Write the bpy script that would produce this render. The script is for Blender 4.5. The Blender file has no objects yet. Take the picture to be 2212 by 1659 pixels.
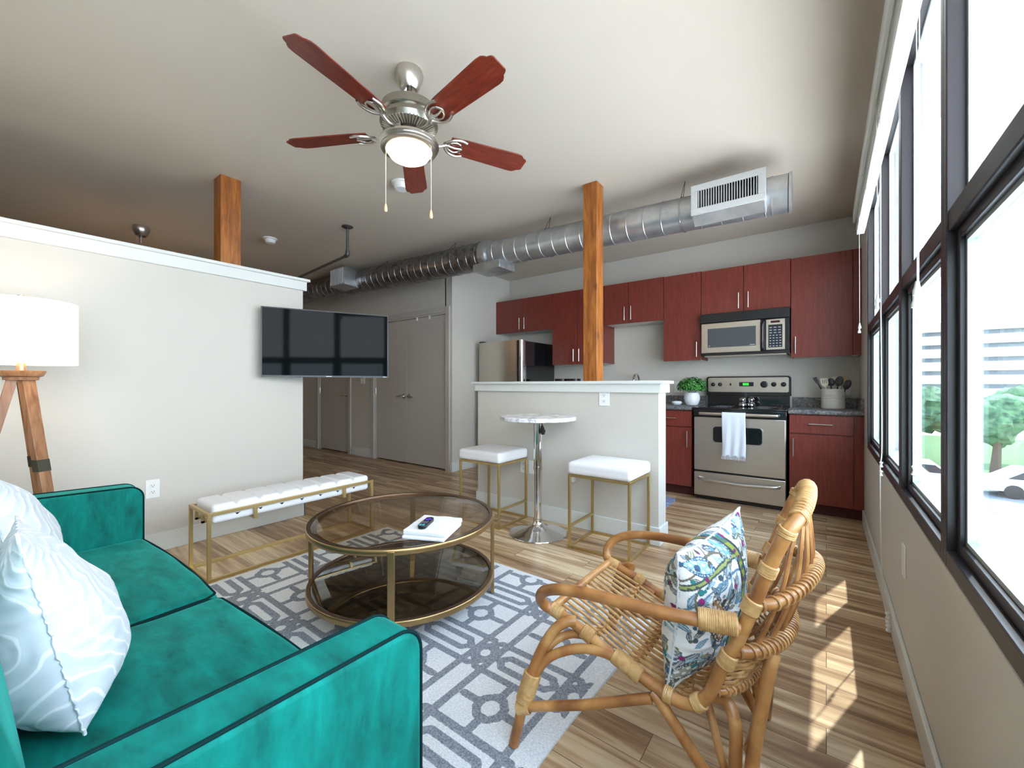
import bpy, bmesh, math, random
from mathutils import Vector, Matrix, noise
PI = math.pi
random.seed(4)
SC = bpy.context.scene
COL = SC.collection

# ------------------------------------------------------------------ camera
YAW = math.atan(679/900.0)
cam_d = bpy.data.cameras.new('camera')
cam = bpy.data.objects.new('camera', cam_d); COL.objects.link(cam)
cam.location = (0, 0, 1.14)
cam.rotation_euler = (PI/2, 0, YAW)
cam_d.sensor_width = 36.0
cam_d.lens = 36.0*900/2212
cam_d.shift_y = 2.5/2212
cam_d.clip_start = 0.02
cam_d.clip_end = 400
SC.camera = cam
# ------------------------------------------------------------------ world, sun, exposure
W = bpy.data.worlds.new('sky'); SC.world = W; W.use_nodes = True
wn = W.node_tree.nodes; wl = W.node_tree.links
bg = wn['Background']
tc = wn.new('ShaderNodeTexCoord'); sx = wn.new('ShaderNodeSeparateXYZ')
cr = wn.new('ShaderNodeValToRGB')
cr.color_ramp.elements[0].position = 0.45; cr.color_ramp.elements[0].color = (0.55, 0.58, 0.6, 1)
cr.color_ramp.elements[1].position = 0.9; cr.color_ramp.elements[1].color = (0.62, 0.76, 1.0, 1)
e = cr.color_ramp.elements.new(0.53); e.color = (0.9, 0.95, 1.0, 1)
mp = wn.new('ShaderNodeMath'); mp.operation = 'MULTIPLY_ADD'; mp.inputs[1].default_value = 0.5; mp.inputs[2].default_value = 0.5
wl.new(tc.outputs['Generated'], sx.inputs[0]); wl.new(sx.outputs['Z'], mp.inputs[0]); wl.new(mp.outputs[0], cr.inputs[0])
wl.new(cr.outputs[0], bg.inputs[0]); bg.inputs[1].default_value = 5.0
sun_d = bpy.data.lights.new('sun', 'SUN'); sun = bpy.data.objects.new('sun', sun_d); COL.objects.link(sun)
sun_d.energy = 6.5; sun_d.angle = math.radians(0.6); sun_d.color = (1.0, 0.95, 0.86)
sun.rotation_euler = Vector((-1.0, -3.0, -4.3)).to_track_quat('-Z', 'Y').to_euler()
sun.location = (6, 10, 20)
for (ya, yb) in ((-1.74, 0.6), (0.6, 2.4), (2.4, 4.2)):
    pd = bpy.data.lights.new('window_portal', 'AREA'); po = bpy.data.objects.new('window_portal', pd); COL.objects.link(po)
    pd.shape = 'RECTANGLE'; pd.size = 1.7; pd.size_y = yb-ya; pd.cycles.is_portal = True
    po.location = (0.52, (ya+yb)/2, 1.5); po.rotation_euler = (0, PI/2, 0)
SC.view_settings.view_transform = 'Standard'
SC.view_settings.look = 'None'
SC.view_settings.gamma = 1.0
SC.view_settings.use_curve_mapping = False
SC.view_settings.exposure = 1.1

# ------------------------------------------------------------------ helpers
def tag(o, label=None, cat=None, group=None, kind=None):
    if label: o['label'] = label
    if cat: o['category'] = cat
    if group: o['group'] = group
    if kind: o['kind'] = kind
    return o
def thing(name, label, cat, loc=(0, 0, 0), rz=0, group=None, kind=None):
    o = bpy.data.objects.new(name, None); COL.objects.link(o)
    o.location = loc; o.rotation_euler = (0, 0, rz); o.empty_display_size = 0.05
    return tag(o, label, cat, group, kind)
def obj(name, bm, m, parent=None, off=None, bevel=0, segs=2, sharp=38, flat=False):
    """bm in world coordinates when off is given (off = parent's location), else local"""
    if off is not None:
        bmesh.ops.translate(bm, verts=bm.verts, vec=-Vector(off))
    bmesh.ops.recalc_face_normals(bm, faces=bm.faces)
    me = bpy.data.meshes.new(name); bm.to_mesh(me); bm.free()
    for mm in (m if isinstance(m, (list, tuple)) else [m]): me.materials.append(mm)
    if not flat:
        me.polygons.foreach_set('use_smooth', [True]*len(me.polygons))
        me.set_sharp_from_angle(angle=math.radians(sharp))
    o = bpy.data.objects.new(name, me); COL.objects.link(o)
    if parent: o.parent = parent
    if bevel:
        b = o.modifiers.new('bevel', 'BEVEL'); b.width = bevel; b.segments = segs; b.limit_method = 'ANGLE'
        b.angle_limit = math.radians(40); b.harden_normals = False
    return o
def copy_tree(o, parent=None):
    c = o.copy(); COL.objects.link(c); c.parent = parent
    for ch in [x for x in bpy.data.objects if x.parent == o]:
        copy_tree(ch, c)
    return c
def B(): return bmesh.new()
def box(bm, x0, x1, y0, y1, z0, z1, M=None):
    vs = []
    for x in (x0, x1):
        for y in (y0, y1):
            for z in (z0, z1):
                p = Vector((x, y, z))
                if M: p = M @ p
                vs.append(bm.verts.new(p))
    for f in ((0, 1, 3, 2), (4, 6, 7, 5), (0, 4, 5, 1), (2, 3, 7, 6), (0, 2, 6, 4), (1, 5, 7, 3)):
        bm.faces.new([vs[i] for i in f])
    return vs
def tube(bm, pts, r, seg=10, closed=False, ell=None):
    pts = [Vector(p) for p in pts]
    n = len(pts)
    rs = r if isinstance(r, (list, tuple)) else [r]*n
    rings = []; up = None
    for i, p in enumerate(pts):
        if closed: t = pts[(i+1) % n]-pts[(i-1) % n]
        elif i == 0: t = pts[1]-pts[0]
        elif i == n-1: t = pts[-1]-pts[-2]
        else: t = pts[i+1]-pts[i-1]
        if t.length < 1e-9: t = Vector((0, 0, 1))
        t.normalize()
        if up is None:
            up = Vector((0, 0, 1)) if abs(t.z) < 0.9 else Vector((1, 0, 0))
        a = (up - t*up.dot(t))
        if a.length < 1e-6: a = t.orthogonal()
        a.normalize(); b = t.cross(a); up = a
        ea, eb = ell if ell else (1, 1)
        rings.append([bm.verts.new(p + (a*math.cos(2*PI*k/seg)*ea + b*math.sin(2*PI*k/seg)*eb)*rs[i]) for k in range(seg)])
    for i in range(n if closed else n-1):
        A, Bq = rings[i], rings[(i+1) % n]
        for k in range(seg):
            bm.faces.new((A[k], A[(k+1) % seg], Bq[(k+1) % seg], Bq[k]))
    if not closed:
        bm.faces.new(rings[0]); bm.faces.new(rings[-1])
def spl(pts, n=6, closed=False):
    P = [Vector(p) for p in pts]; out = []; m = len(P)
    for i in range(m if closed else m-1):
        if closed: a, b, c, d = P[i-1], P[i], P[(i+1) % m], P[(i+2) % m]
        else: a, b, c, d = P[max(i-1, 0)], P[i], P[i+1], P[min(i+2, m-1)]
        for k in range(n):
            t = k/n
            out.append(0.5*((2*b)+(c-a)*t+(2*a-5*b+4*c-d)*t*t+(3*b-a-3*c+d)*t**3))
    if not closed: out.append(P[-1])
    return out
def lathe(bm, prof, c=(0, 0, 0), seg=32, M=None):
    """prof list of (r, z); closed at the axis when r = 0"""
    c = Vector(c); rings = []
    def T(p): return (M @ p if M else p)+c
    for r, z in prof:
        if r < 1e-6: rings.append([bm.verts.new(T(Vector((0, 0, z))))])
        else: rings.append([bm.verts.new(T(Vector((r*math.cos(2*PI*k/seg), r*math.sin(2*PI*k/seg), z)))) for k in range(seg)])
    for A, Bq in zip(rings[:-1], rings[1:]):
        for k in range(seg):
            a = A if len(A) == 1 else None
            if len(A) == 1 and len(Bq) == 1: continue
            if len(A) == 1: bm.faces.new((A[0], Bq[k], Bq[(k+1) % seg]))
            elif len(Bq) == 1: bm.faces.new((A[k], A[(k+1) % seg], Bq[0]))
            else: bm.faces.new((A[k], A[(k+1) % seg], Bq[(k+1) % seg], Bq[k]))
def prism(bm, poly, axis, a0, a1):
    """poly of 2D points; axis 0: (y,z) extruded in x; 1: (x,z) in y; 2: (x,y) in z"""
    def mk(p, a):
        return {0: (a, p[0], p[1]), 1: (p[0], a, p[1]), 2: (p[0], p[1], a)}[axis]
    A = [bm.verts.new(mk(p, a0)) for p in poly]; C = [bm.verts.new(mk(p, a1)) for p in poly]
    n = len(poly)
    bm.faces.new(A); bm.faces.new(C[::-1])
    for i in range(n): bm.faces.new((A[i], A[(i+1) % n], C[(i+1) % n], C[i]))
def rrect(x0, x1, y0, y1, r, n=5, corners=(1, 1, 1, 1)):
    out = []
    for (cx, cy, a0, f) in ((x1-r, y1-r, 0, corners[0]), (x0+r, y1-r, 90, corners[1]), (x0+r, y0+r, 180, corners[2]), (x1-r, y0+r, 270, corners[3])):
        if f:
            for k in range(n+1):
                a = math.radians(a0+90*k/n); out.append((cx+r*math.cos(a), cy+r*math.sin(a)))
        else:
            out.append((x1 if a0 in (0, 270) else x0, y1 if a0 in (0, 90) else y0))
    return out
def soft(bm, x0, x1, y0, y1, z0, z1, r, crown=0, n=26, fn=None, step=0.02):
    """rounded upholstered block, top crowned"""
    lo = Vector((x0, y0, z0)); hi = Vector((x1, y1, z1)); c = (lo+hi)/2; h = (hi-lo)/2
    def axis(k):
        L = 2*h[k]; q = max(3, min(n, int(L/step)))
        e = [-h[k], -h[k]+r*0.13, -h[k]+r*0.4, -h[k]+r*0.75, -h[k]+r]
        m = [(-h[k]+r)+(2*h[k]-2*r)*i/q for i in range(1, q)]
        return e+m+[-t for t in e[::-1]]
    ax = [axis(k) for k in range(3)]
    cache = {}
    def V(p):
        key = tuple(round(t, 5) for t in p)
        if key in cache: return cache[key]
        q = Vector([max(-h[k]+r, min(h[k]-r, p[k])) for k in range(3)])
        d = Vector(p)-q
        if d.length > 1e-9:
            # map cube corner to sphere
            d = d.normalized()*r*min(1, max(abs(t) for t in d)/r) if max(abs(t) for t in d) < r else d.normalized()*r
        w = q+d
        if crown and p[2] > 0:
            w.z += crown*(1-(w.x/h.x)**2)*(1-(w.y/h.y)**2)*(p[2]/h.z)
        w = w+c
        if fn: w = fn(w)
        cache[key] = bm.verts.new(w); return cache[key]
    for k in range(3):
        i, j = (k+1) % 3, (k+2) % 3
        for s in (-1, 1):
            for a in range(len(ax[i])-1):
                for b in range(len(ax[j])-1):
                    q = []
                    for (u, v) in ((a, b), (a+1, b), (a+1, b+1), (a, b+1)):
                        p = [0, 0, 0]; p[k] = s*h[k]; p[i] = ax[i][u]; p[j] = ax[j][v]; q.append(V(p))
                    try: bm.faces.new(q if s > 0 else q[::-1])
                    except ValueError: pass

# ------------------------------------------------------------------ materials
def mat(name, col=(0.8, 0.8, 0.8), rough=0.5, metal=0, **k):
    m = bpy.data.materials.new(name); m.use_nodes = True
    b = m.node_tree.nodes['Principled BSDF']
    b.inputs['Base Color'].default_value = (*col, 1); b.inputs['Roughness'].default_value = rough
    b.inputs['Metallic'].default_value = metal
    for kk, v in k.items(): b.inputs[kk].default_value = v
    return m
def nt(m): return m.node_tree.nodes, m.node_tree.links, m.node_tree.nodes['Principled BSDF']
def ntex(m, scale=(1, 1, 1), s=5, detail=4, rough=0.5, dist=0, rot=(0, 0, 0), coord='Object'):
    N, L, b = nt(m)
    t = N.new('ShaderNodeTexCoord'); mp = N.new('ShaderNodeMapping'); mp.inputs['Scale'].default_value = scale; mp.inputs['Rotation'].default_value = rot
    nz = N.new('ShaderNodeTexNoise'); nz.inputs['Scale'].default_value = s; nz.inputs['Detail'].default_value = detail
    nz.inputs['Roughness'].default_value = rough; nz.inputs['Distortion'].default_value = dist
    L.new(t.outputs[coord], mp.inputs[0]); L.new(mp.outputs[0], nz.inputs['Vector'])
    return nz
def ramp(m, src, stops):
    N, L, b = nt(m)
    r = N.new('ShaderNodeValToRGB'); el = r.color_ramp.elements
    while len(el) < len(stops): el.new(0.5)
    for e, (p, c) in zip(el, stops): e.position = p; e.color = (*c, 1)
    L.new(src, r.inputs[0]); return r
def bump(m, src, strength=0.2, dist=0.002):
    N, L, b = nt(m)
    bp = N.new('ShaderNodeBump'); bp.inputs['Strength'].default_value = strength; bp.inputs['Distance'].default_value = dist
    L.new(src, bp.inputs['Height']); L.new(bp.outputs[0], b.inputs['Normal']); return bp
def paint(name, col, rough=0.6, bs=120, st=0.25, d=0.0015):
    m = mat(name, col, rough); bump(m, ntex(m, s=bs, detail=3).outputs[0], st, d); return m
def wood(name, c1, c2, c3=None, rough=0.4, scale=(1, 1, 14), s=6, coat=0, bs=0.08, dist=0.6):
    m = mat(name, c1, rough); N, L, b = nt(m)
    n = ntex(m, scale=scale, s=s, detail=6, dist=dist)
    stops = [(0.3, c1), (0.55, c2)]+([(0.75, c3)] if c3 else [])
    r = ramp(m, n.outputs[0], stops); L.new(r.outputs[0], b.inputs['Base Color'])
    b.inputs['Coat Weight'].default_value = coat
    bump(m, n.outputs[0], bs, 0.002); return m

M_wall = paint('wall_paint', (0.61, 0.58, 0.525), 0.55, 90, 0.25)
M_pony = paint('textured_wall_paint', (0.61, 0.58, 0.525), 0.5, 55, 0.55, 0.003)
M_ceil = paint('ceiling_paint', (0.62, 0.55, 0.46), 0.8, 110, 0.3)
M_trim = paint('trim_paint', (0.70, 0.71, 0.68), 0.35, 200, 0.05)
M_door = paint('door_paint', (0.53, 0.50, 0.46), 0.4, 160, 0.08)
M_white = mat('white_plastic', (0.85, 0.85, 0.83), 0.35)
M_dark = mat('dark_hole', (0.01, 0.01, 0.012), 0.5)
M_bronze = mat('dark_bronze_aluminium', (0.022, 0.019, 0.022), 0.35, 0.0)
M_bead = mat('grey_glazing_bead', (0.45, 0.5, 0.5), 0.35, 0.3)
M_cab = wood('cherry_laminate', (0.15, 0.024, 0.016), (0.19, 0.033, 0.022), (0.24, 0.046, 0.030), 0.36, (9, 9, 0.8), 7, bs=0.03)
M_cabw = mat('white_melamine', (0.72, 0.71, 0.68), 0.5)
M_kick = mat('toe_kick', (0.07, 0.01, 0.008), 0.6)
M_chrome = mat('chrome', (0.78, 0.78, 0.8), 0.08, 1)
M_nickel = mat('satin_nickel', (0.62, 0.58, 0.53), 0.28, 1)
M_nickel_shade = mat('shaded_nickel', (0.36, 0.34, 0.29), 0.3, 1)  # darker copy of the nickel: the fan motor's shade put into its colour
M_steelbar = mat('brushed_steel_bar', (0.72, 0.72, 0.72), 0.25, 1)
M_black = mat('black_enamel', (0.008, 0.008, 0.01), 0.12, 0, **{'Coat Weight': 0.5})
M_blackp = mat('black_plastic', (0.012, 0.012, 0.014), 0.35)
M_gold = mat('brushed_gold', (0.55, 0.40, 0.17), 0.35, 0.85)
M_goldt = mat('aged_brass', (0.42, 0.27, 0.12), 0.3, 0.9)
M_ring = mat('dark_bronze_rim', (0.13, 0.075, 0.045), 0.3, 0.7)
def steel():
    m = mat('stainless_steel', (0.60, 0.55, 0.48), 0.33, 0.9); N, L, b = nt(m)
    n = ntex(m, scale=(1, 1, 90), s=8, detail=2)
    r = ramp(m, n.outputs[0], [(0.2, (0.52, 0.48, 0.42)), (0.8, (0.66, 0.61, 0.54))]); L.new(r.outputs[0], b.inputs['Base Color'])
    return m
M_steel = steel()
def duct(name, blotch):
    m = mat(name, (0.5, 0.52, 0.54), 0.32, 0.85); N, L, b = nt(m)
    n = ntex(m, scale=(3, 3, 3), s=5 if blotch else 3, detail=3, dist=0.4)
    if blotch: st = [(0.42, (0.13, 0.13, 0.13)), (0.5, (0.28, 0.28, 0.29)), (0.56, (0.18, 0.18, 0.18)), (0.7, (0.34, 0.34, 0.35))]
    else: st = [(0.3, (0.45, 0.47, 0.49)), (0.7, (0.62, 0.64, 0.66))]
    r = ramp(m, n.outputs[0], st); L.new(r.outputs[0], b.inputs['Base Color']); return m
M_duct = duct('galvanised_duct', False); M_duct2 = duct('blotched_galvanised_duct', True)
M_pipe = mat('grey_pipe', (0.10, 0.10, 0.10), 0.45, 0.5)
M_grille = mat('grille_paint', (0.55, 0.56, 0.55), 0.45)
def post():
    m = mat('stained_timber', (0.4, 0.13, 0.03), 0.42); N, L, b = nt(m)
    n = ntex(m, scale=(7, 7, 0.8), s=5, detail=6, dist=0.8)
    r = ramp(m, n.outputs[0], [(0.25, (0.15, 0.040, 0.007)), (0.5, (0.32, 0.10, 0.015)), (0.75, (0.48, 0.18, 0.03))])
    t = N.new('ShaderNodeTexCoord'); mp = N.new('ShaderNodeMapping'); mp.inputs['Scale'].default_value = (4, 4, 2.2)
    v = N.new('ShaderNodeTexVoronoi'); v.inputs['Scale'].default_value = 1.4
    L.new(t.outputs['Object'], mp.inputs[0]); L.new(mp.outputs[0], v.inputs['Vector'])
    k = N.new('ShaderNodeMapRange'); k.inputs[1].default_value = 0.05; k.inputs[2].default_value = 0.16
    L.new(v.outputs['Distance'], k.inputs[0])
    mx = N.new('ShaderNodeMixRGB'); mx.inputs[1].default_value = (0.05, 0.015, 0.008, 1)
    L.new(k.outputs[0], mx.inputs[0]); L.new(r.outputs[0], mx.inputs[2]); L.new(mx.outputs[0], b.inputs['Base Color'])
    bump(m, n.outputs[0], 0.15, 0.003); return m
M_post = post()
def floor_mat():
    m = mat('plank_floor', (0.4, 0.27, 0.17), 0.33); N, L, b = nt(m)
    t = N.new('ShaderNodeTexCoord')
    br = N.new('ShaderNodeTexBrick'); br.offset = 0.37; br.offset_frequency = 2
    br.inputs['Scale'].default_value = 1; br.inputs['Brick Width'].default_value = 1.22; br.inputs['Row Height'].default_value = 0.124
    br.inputs['Mortar Size'].default_value = 0.0012; br.inputs['Mortar Smooth'].default_value = 0.2
    br.inputs['Color1'].default_value = (0, 0, 0, 1); br.inputs['Color2'].default_value = (1, 1, 1, 1)
    br.inputs['Mortar'].default_value = (0.5, 0.5, 0.5, 1)
    L.new(t.outputs['Object'], br.inputs['Vector'])
    # per-plank shift of the grain
    add = N.new('ShaderNodeVectorMath'); add.operation = 'MULTIPLY_ADD'; add.inputs[1].default_value = (7.3, 3.1, 5.7)
    L.new(br.outputs['Color'], add.inputs[0]); L.new(t.outputs['Object'], add.inputs[2])
    mp = N.new('ShaderNodeMapping'); mp.inputs['Scale'].default_value = (0.55, 7, 7); L.new(add.outputs[0], mp.inputs[0])
    nz = N.new('ShaderNodeTexNoise'); nz.inputs['Scale'].default_value = 2.6; nz.inputs['Detail'].default_value = 5; nz.inputs['Distortion'].default_value = 0.9
    L.new(mp.outputs[0], nz.inputs['Vector'])
    ma = N.new('ShaderNodeMath'); ma.operation = 'MULTIPLY_ADD'; ma.inputs[1].default_value = 0.22; L.new(br.outputs['Color'], ma.inputs[0]); L.new(nz.outputs[0], ma.inputs[2])
    r = ramp(m, ma.outputs[0], [(0.34, (0.17, 0.088, 0.042)), (0.48, (0.31, 0.18, 0.09)), (0.62, (0.47, 0.31, 0.17)), (0.8, (0.70, 0.54, 0.34))])
    mx = N.new('ShaderNodeMixRGB'); mx.inputs[2].default_value = (0.09, 0.05, 0.03, 1)
    L.new(br.outputs['Fac'], mx.inputs[0]); L.new(r.outputs[0], mx.inputs[1]); L.new(mx.outputs[0], b.inputs['Base Color'])
    bump(m, nz.outputs[0], 0.06, 0.002); return m
M_floor = floor_mat()
def counter():
    m = mat('grey_laminate', (0.1, 0.1, 0.1), 0.35); N, L, b = nt(m)
    n = ntex(m, s=60, detail=5)
    r = ramp(m, n.outputs[0], [(0.35, (0.06, 0.06, 0.065)), (0.55, (0.17, 0.165, 0.165)), (0.7, (0.3, 0.29, 0.28))]); L.new(r.outputs[0], b.inputs['Base Color']); return m
M_counter = counter()
def velvet():
    m = mat('emerald_velvet', (0.0, 0.2, 0.16), 0.75); N, L, b = nt(m)
    n = ntex(m, scale=(1.3, 3.2, 1.2), s=5.5, detail=7, dist=0.25, rough=0.62, rot=(0.3, 0.2, 0.5))
    r = ramp(m, n.outputs[0], [(0.32, (0.0, 0.09, 0.072)), (0.5, (0.0, 0.16, 0.128)), (0.68, (0.0, 0.235, 0.19))])
    L.new(r.outputs[0], b.inputs['Base Color'])
    b.inputs['Sheen Weight'].default_value = 0.4; b.inputs['Sheen Roughness'].default_value = 0.35
    b.inputs['Sheen Tint'].default_value = (0.1, 0.85, 0.72, 1)
    b.inputs['Specular IOR Level'].default_value = 0.2
    n2 = ntex(m, s=14, detail=4); bump(m, n2.outputs[0], 0.25, 0.006); return m
M_velvet = velvet()
M_pipevel = mat('dark_green_piping', (0.0, 0.018, 0.018), 0.8, 0, **{'Specular IOR Level': 0.15})
M_leg = wood('dark_wood_leg', (0.06, 0.03, 0.02), (0.1, 0.05, 0.03))
def pleather():
    m = mat('white_leatherette', (0.80, 0.79, 0.80), 0.45); bump(m, ntex(m, s=220, detail=2).outputs[0], 0.15, 0.0008); return m
M_wleather = pleather()
def marble():
    m = mat('white_marble', (0.85, 0.85, 0.87), 0.15); N, L, b = nt(m)
    n = ntex(m, s=5, detail=7, dist=1.6)
    r = ramp(m, n.outputs[0], [(0.38, (0.85, 0.85, 0.86)), (0.49, (0.78, 0.77, 0.8)), (0.52, (0.42, 0.40, 0.45)), (0.56, (0.8, 0.79, 0.82)), (0.7, (0.88, 0.88, 0.88))])
    L.new(r.outputs[0], b.inputs['Base Color']); return m
M_marble = marble()
def glass(name, tint, refl=1.0, rough=0.0, ior=1.45):
    m = bpy.data.materials.new(name); m.use_nodes = True; N = m.node_tree.nodes; L = m.node_tree.links; N.clear()
    o = N.new('ShaderNodeOutputMaterial'); t = N.new('ShaderNodeBsdfTransparent'); g = N.new('ShaderNodeBsdfGlossy'); lw = N.new('ShaderNodeLayerWeight'); lw.inputs[0].default_value = 0.5; pw = N.new('ShaderNodeMath'); pw.operation = 'POWER'; pw.inputs[1].default_value = 5; f = N.new('ShaderNodeMath'); f.operation = 'MULTIPLY_ADD'; mx = N.new('ShaderNodeMixShader')
    r0 = ((ior-1)/(ior+1))**2; f.inputs[1].default_value = 0.75*(1-r0); f.inputs[2].default_value = r0; f.use_clamp = True; L.new(lw.outputs['Facing'], pw.inputs[0]); L.new(pw.outputs[0], f.inputs[0])
    t.inputs[0].default_value = (*tint, 1); g.inputs['Roughness'].default_value = rough; g.inputs[0].default_value = (refl, refl, refl, 1)
    L.new(f.outputs[0], mx.inputs[0]); L.new(t.outputs[0], mx.inputs[1]); L.new(g.outputs[0], mx.inputs[2]); L.new(mx.outputs[0], o.inputs[0]); return m
M_glass = glass('window_glass', (0.98, 0.99, 0.99), 0.6, 0, 1.2)
M_glassl = glass('lower_window_glass', (0.88, 0.94, 0.96), 0.8, 0, 1.3)
M_smoke = glass('smoked_glass', (0.84, 0.80, 0.74), 1.0, 0.0, 1.3)
M_smoke2 = glass('mirror_smoked_glass', (0.45, 0.40, 0.32), 0.9, 0.0, 2.2)
def emis(name, col, s):
    m = bpy.data.materials.new(name); m.use_nodes = True; b = m.node_tree.nodes['Principled BSDF']
    b.inputs['Base Color'].default_value = (*col, 1); b.inputs['Emission Color'].default_value = (*col, 1); b.inputs['Emission Strength'].default_value = s; return m
M_bulb = emis('lit_glass_bowl', (1.0, 0.80, 0.52), 9)
def shade_mat():
    m = bpy.data.materials.new('white_linen_shade'); m.use_nodes = True; b = m.node_tree.nodes['Principled BSDF']
    b.inputs['Base Color'].default_value = (0.9, 0.9, 0.9, 1); b.inputs['Emission Color'].default_value = (1, 0.97, 0.92, 1); b.inputs['Emission Strength'].default_value = 0.45
    b.inputs['Roughness'].default_value = 0.9; return m
M_shade = shade_mat()
M_lampwood = wood('lamp_walnut', (0.22, 0.085, 0.035), (0.36, 0.17, 0.08), (0.45, 0.24, 0.13), 0.4, (8, 8, 1), 5)
M_copper = mat('copper', (0.75, 0.38, 0.2), 0.3, 1)
def rattan():
    m = mat('rattan_cane', (0.5, 0.27, 0.1), 0.38); N, L, b = nt(m)
    n = ntex(m, s=9, detail=5, dist=0.5)
    r = ramp(m, n.outputs[0], [(0.3, (0.22, 0.075, 0.018)), (0.48, (0.40, 0.165, 0.045)), (0.62, (0.56, 0.28, 0.09)), (0.8, (0.66, 0.39, 0.16))])
    L.new(r.outputs[0], b.inputs['Base Color']); b.inputs['Coat Weight'].default_value = 0.3; b.inputs['Coat Roughness'].default_value = 0.3; return m
M_rattan = rattan()
M_wrap = wood('rattan_binding', (0.44, 0.23, 0.08), (0.58, 0.34, 0.13), (0.68, 0.45, 0.21), 0.45, (1, 1, 1), 40)
M_wrapd = wood('rattan_weave', (0.26, 0.11, 0.035), (0.50, 0.26, 0.09), (0.66, 0.40, 0.18), 0.45, (1, 1, 1), 30)
M_fan = wood('rosewood_blade', (0.11, 0.012, 0.008), (0.17, 0.022, 0.010), (0.24, 0.045, 0.018), 0.3, (3, 18, 3), 3)
M_towel = paint('white_towel', (0.72, 0.76, 0.84), 0.9, 300, 0.5)
M_blind = None
def blind():
    m = bpy.data.materials.new('white_vinyl_slats'); m.use_nodes = True; N = m.node_tree.nodes; L = m.node_tree.links
    b = N['Principled BSDF']; b.inputs['Base Color'].default_value = (0.9, 0.9, 0.88, 1)
    t = N.new('ShaderNodeBsdfTranslucent'); t.inputs[0].default_value = (0.95, 0.95, 0.92, 1)
    mx = N.new('ShaderNodeMixShader'); mx.inputs[0].default_value = 0.5
    L.new(b.outputs[0], mx.inputs[1]); L.new(t.outputs[0], mx.inputs[2]); L.new(mx.outputs[0], N['Material Output'].inputs[0]); return m
M_blind = blind()
M_cord = mat('white_cord', (0.8, 0.8, 0.76), 0.6)
M_screen = mat('tv_screen', (0.004, 0.006, 0.007), 0.05, 0, **{'Specular IOR Level': 0.06})

# ------------------------------------------------------------------ room shell
WX, KY, CH = 0.25, 5.13, 2.75        # window wall, kitchen wall, ceiling height
def struct(name, bm, m, label=None, bevel=0):
    o = obj(name, bm, m, bevel=bevel, sharp=30); o['kind'] = 'structure'
    if label: o['label'] = label
    return o
b = B(); box(b, -8.6, WX+0.2, -2.4, KY+0.2, -0.12, 0); struct('floor', b, M_floor, 'wood-look plank floor running across the room')
b = B(); box(b, -8.6, WX+0.3, -2.4, KY+0.2, CH, CH+0.15); struct('ceiling', b, M_ceil, 'beige painted ceiling')
b = B(); box(b, -3.92, WX+0.2, KY, KY+0.15, 0, CH); struct('wall_kitchen', b, M_wall, 'kitchen wall behind the red cabinets')
b = B(); box(b, -4.05, -3.92, 3.89, KY+0.15, 0, CH); struct('wall_return', b, M_wall, 'short wall beside the refrigerator')
# closet wall with two door openings
b = B()
for (x0, x1, z0) in ((-8.5, -7.28, 0), (-7.28, -6.33, 2.11), (-6.33, -5.61, 0), (-5.61, -4.03, 2.11)):
    box(b, x0, x1, 3.89, 4.02, z0, CH)
struct('wall_closet', b, M_wall, 'hallway wall holding the closet doors')
b = B(); box(b, -8.6, -8.45, -2.4, 4.65, 0, CH); struct('wall_left', b, M_wall)
b = B(); box(b, -8.6, WX+0.2, -2.5, -2.35, 0, CH); struct('wall_rear', b, M_wall)
b = B(); box(b, -8.5, -4.0, 4.55, 4.65, 0, CH); struct('wall_closet_back', b, M_wall)
# partition (does not reach the ceiling)
PX, PY, PZ = -3.66, 1.81, 2.01
b = B(); box(b, PX-0.15, PX, -2.35, PY, 0, PZ); struct('wall_partition', b, M_wall, 'greige partition wall that stops short of the ceiling')
b = B(); box(b, PX-0.19, PX+0.045, -2.35, PY+0.045, PZ+0.032, PZ+0.055)
box(b, PX-0.172, PX+0.022, -2.35, PY+0.025, PZ-0.045, PZ+0.034)
struct('trim_1', b, M_trim, 'white cap trim on top of the partition wall', bevel=0.003)
# window wall
SILL, HEAD = 0.66, 2.52
BAYS = [4.20, 3.27, 2.435, 1.60, 0.765, -0.07, -0.905, -1.74]
b = B()
box(b, WX, WX+0.2, -2.4, KY+0.1, 0, SILL); box(b, WX, WX+0.2, -2.4, KY+0.1, HEAD, CH)
box(b, WX, WX+0.2, BAYS[0], KY+0.1, SILL, HEAD); box(b, WX, WX+0.2, -2.4, BAYS[-1], SILL, HEAD)
struct('wall_right', b, M_wall, 'beige wall under and around the windows')
# pony wall
QX0, QX1, QY0, QY1, QZ = -2.66, -0.95, 2.985, 3.15, 1.135
b = B(); box(b, QX0, QX1, QY0, QY1, 0, QZ); struct('wall_pony', b, M_pony, 'half-height textured wall between living room and kitchen')
b = B(); box(b, QX0-0.045, QX1+0.045, QY0-0.05, QY1+0.05, QZ+0.015, QZ+0.037)
box(b, QX0-0.022, QX1+0.022, QY0-0.025, QY1+0.025, QZ-0.05, QZ+0.017)
struct('trim_2', b, M_trim, 'white cap trim on the half wall', bevel=0.003)
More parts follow.
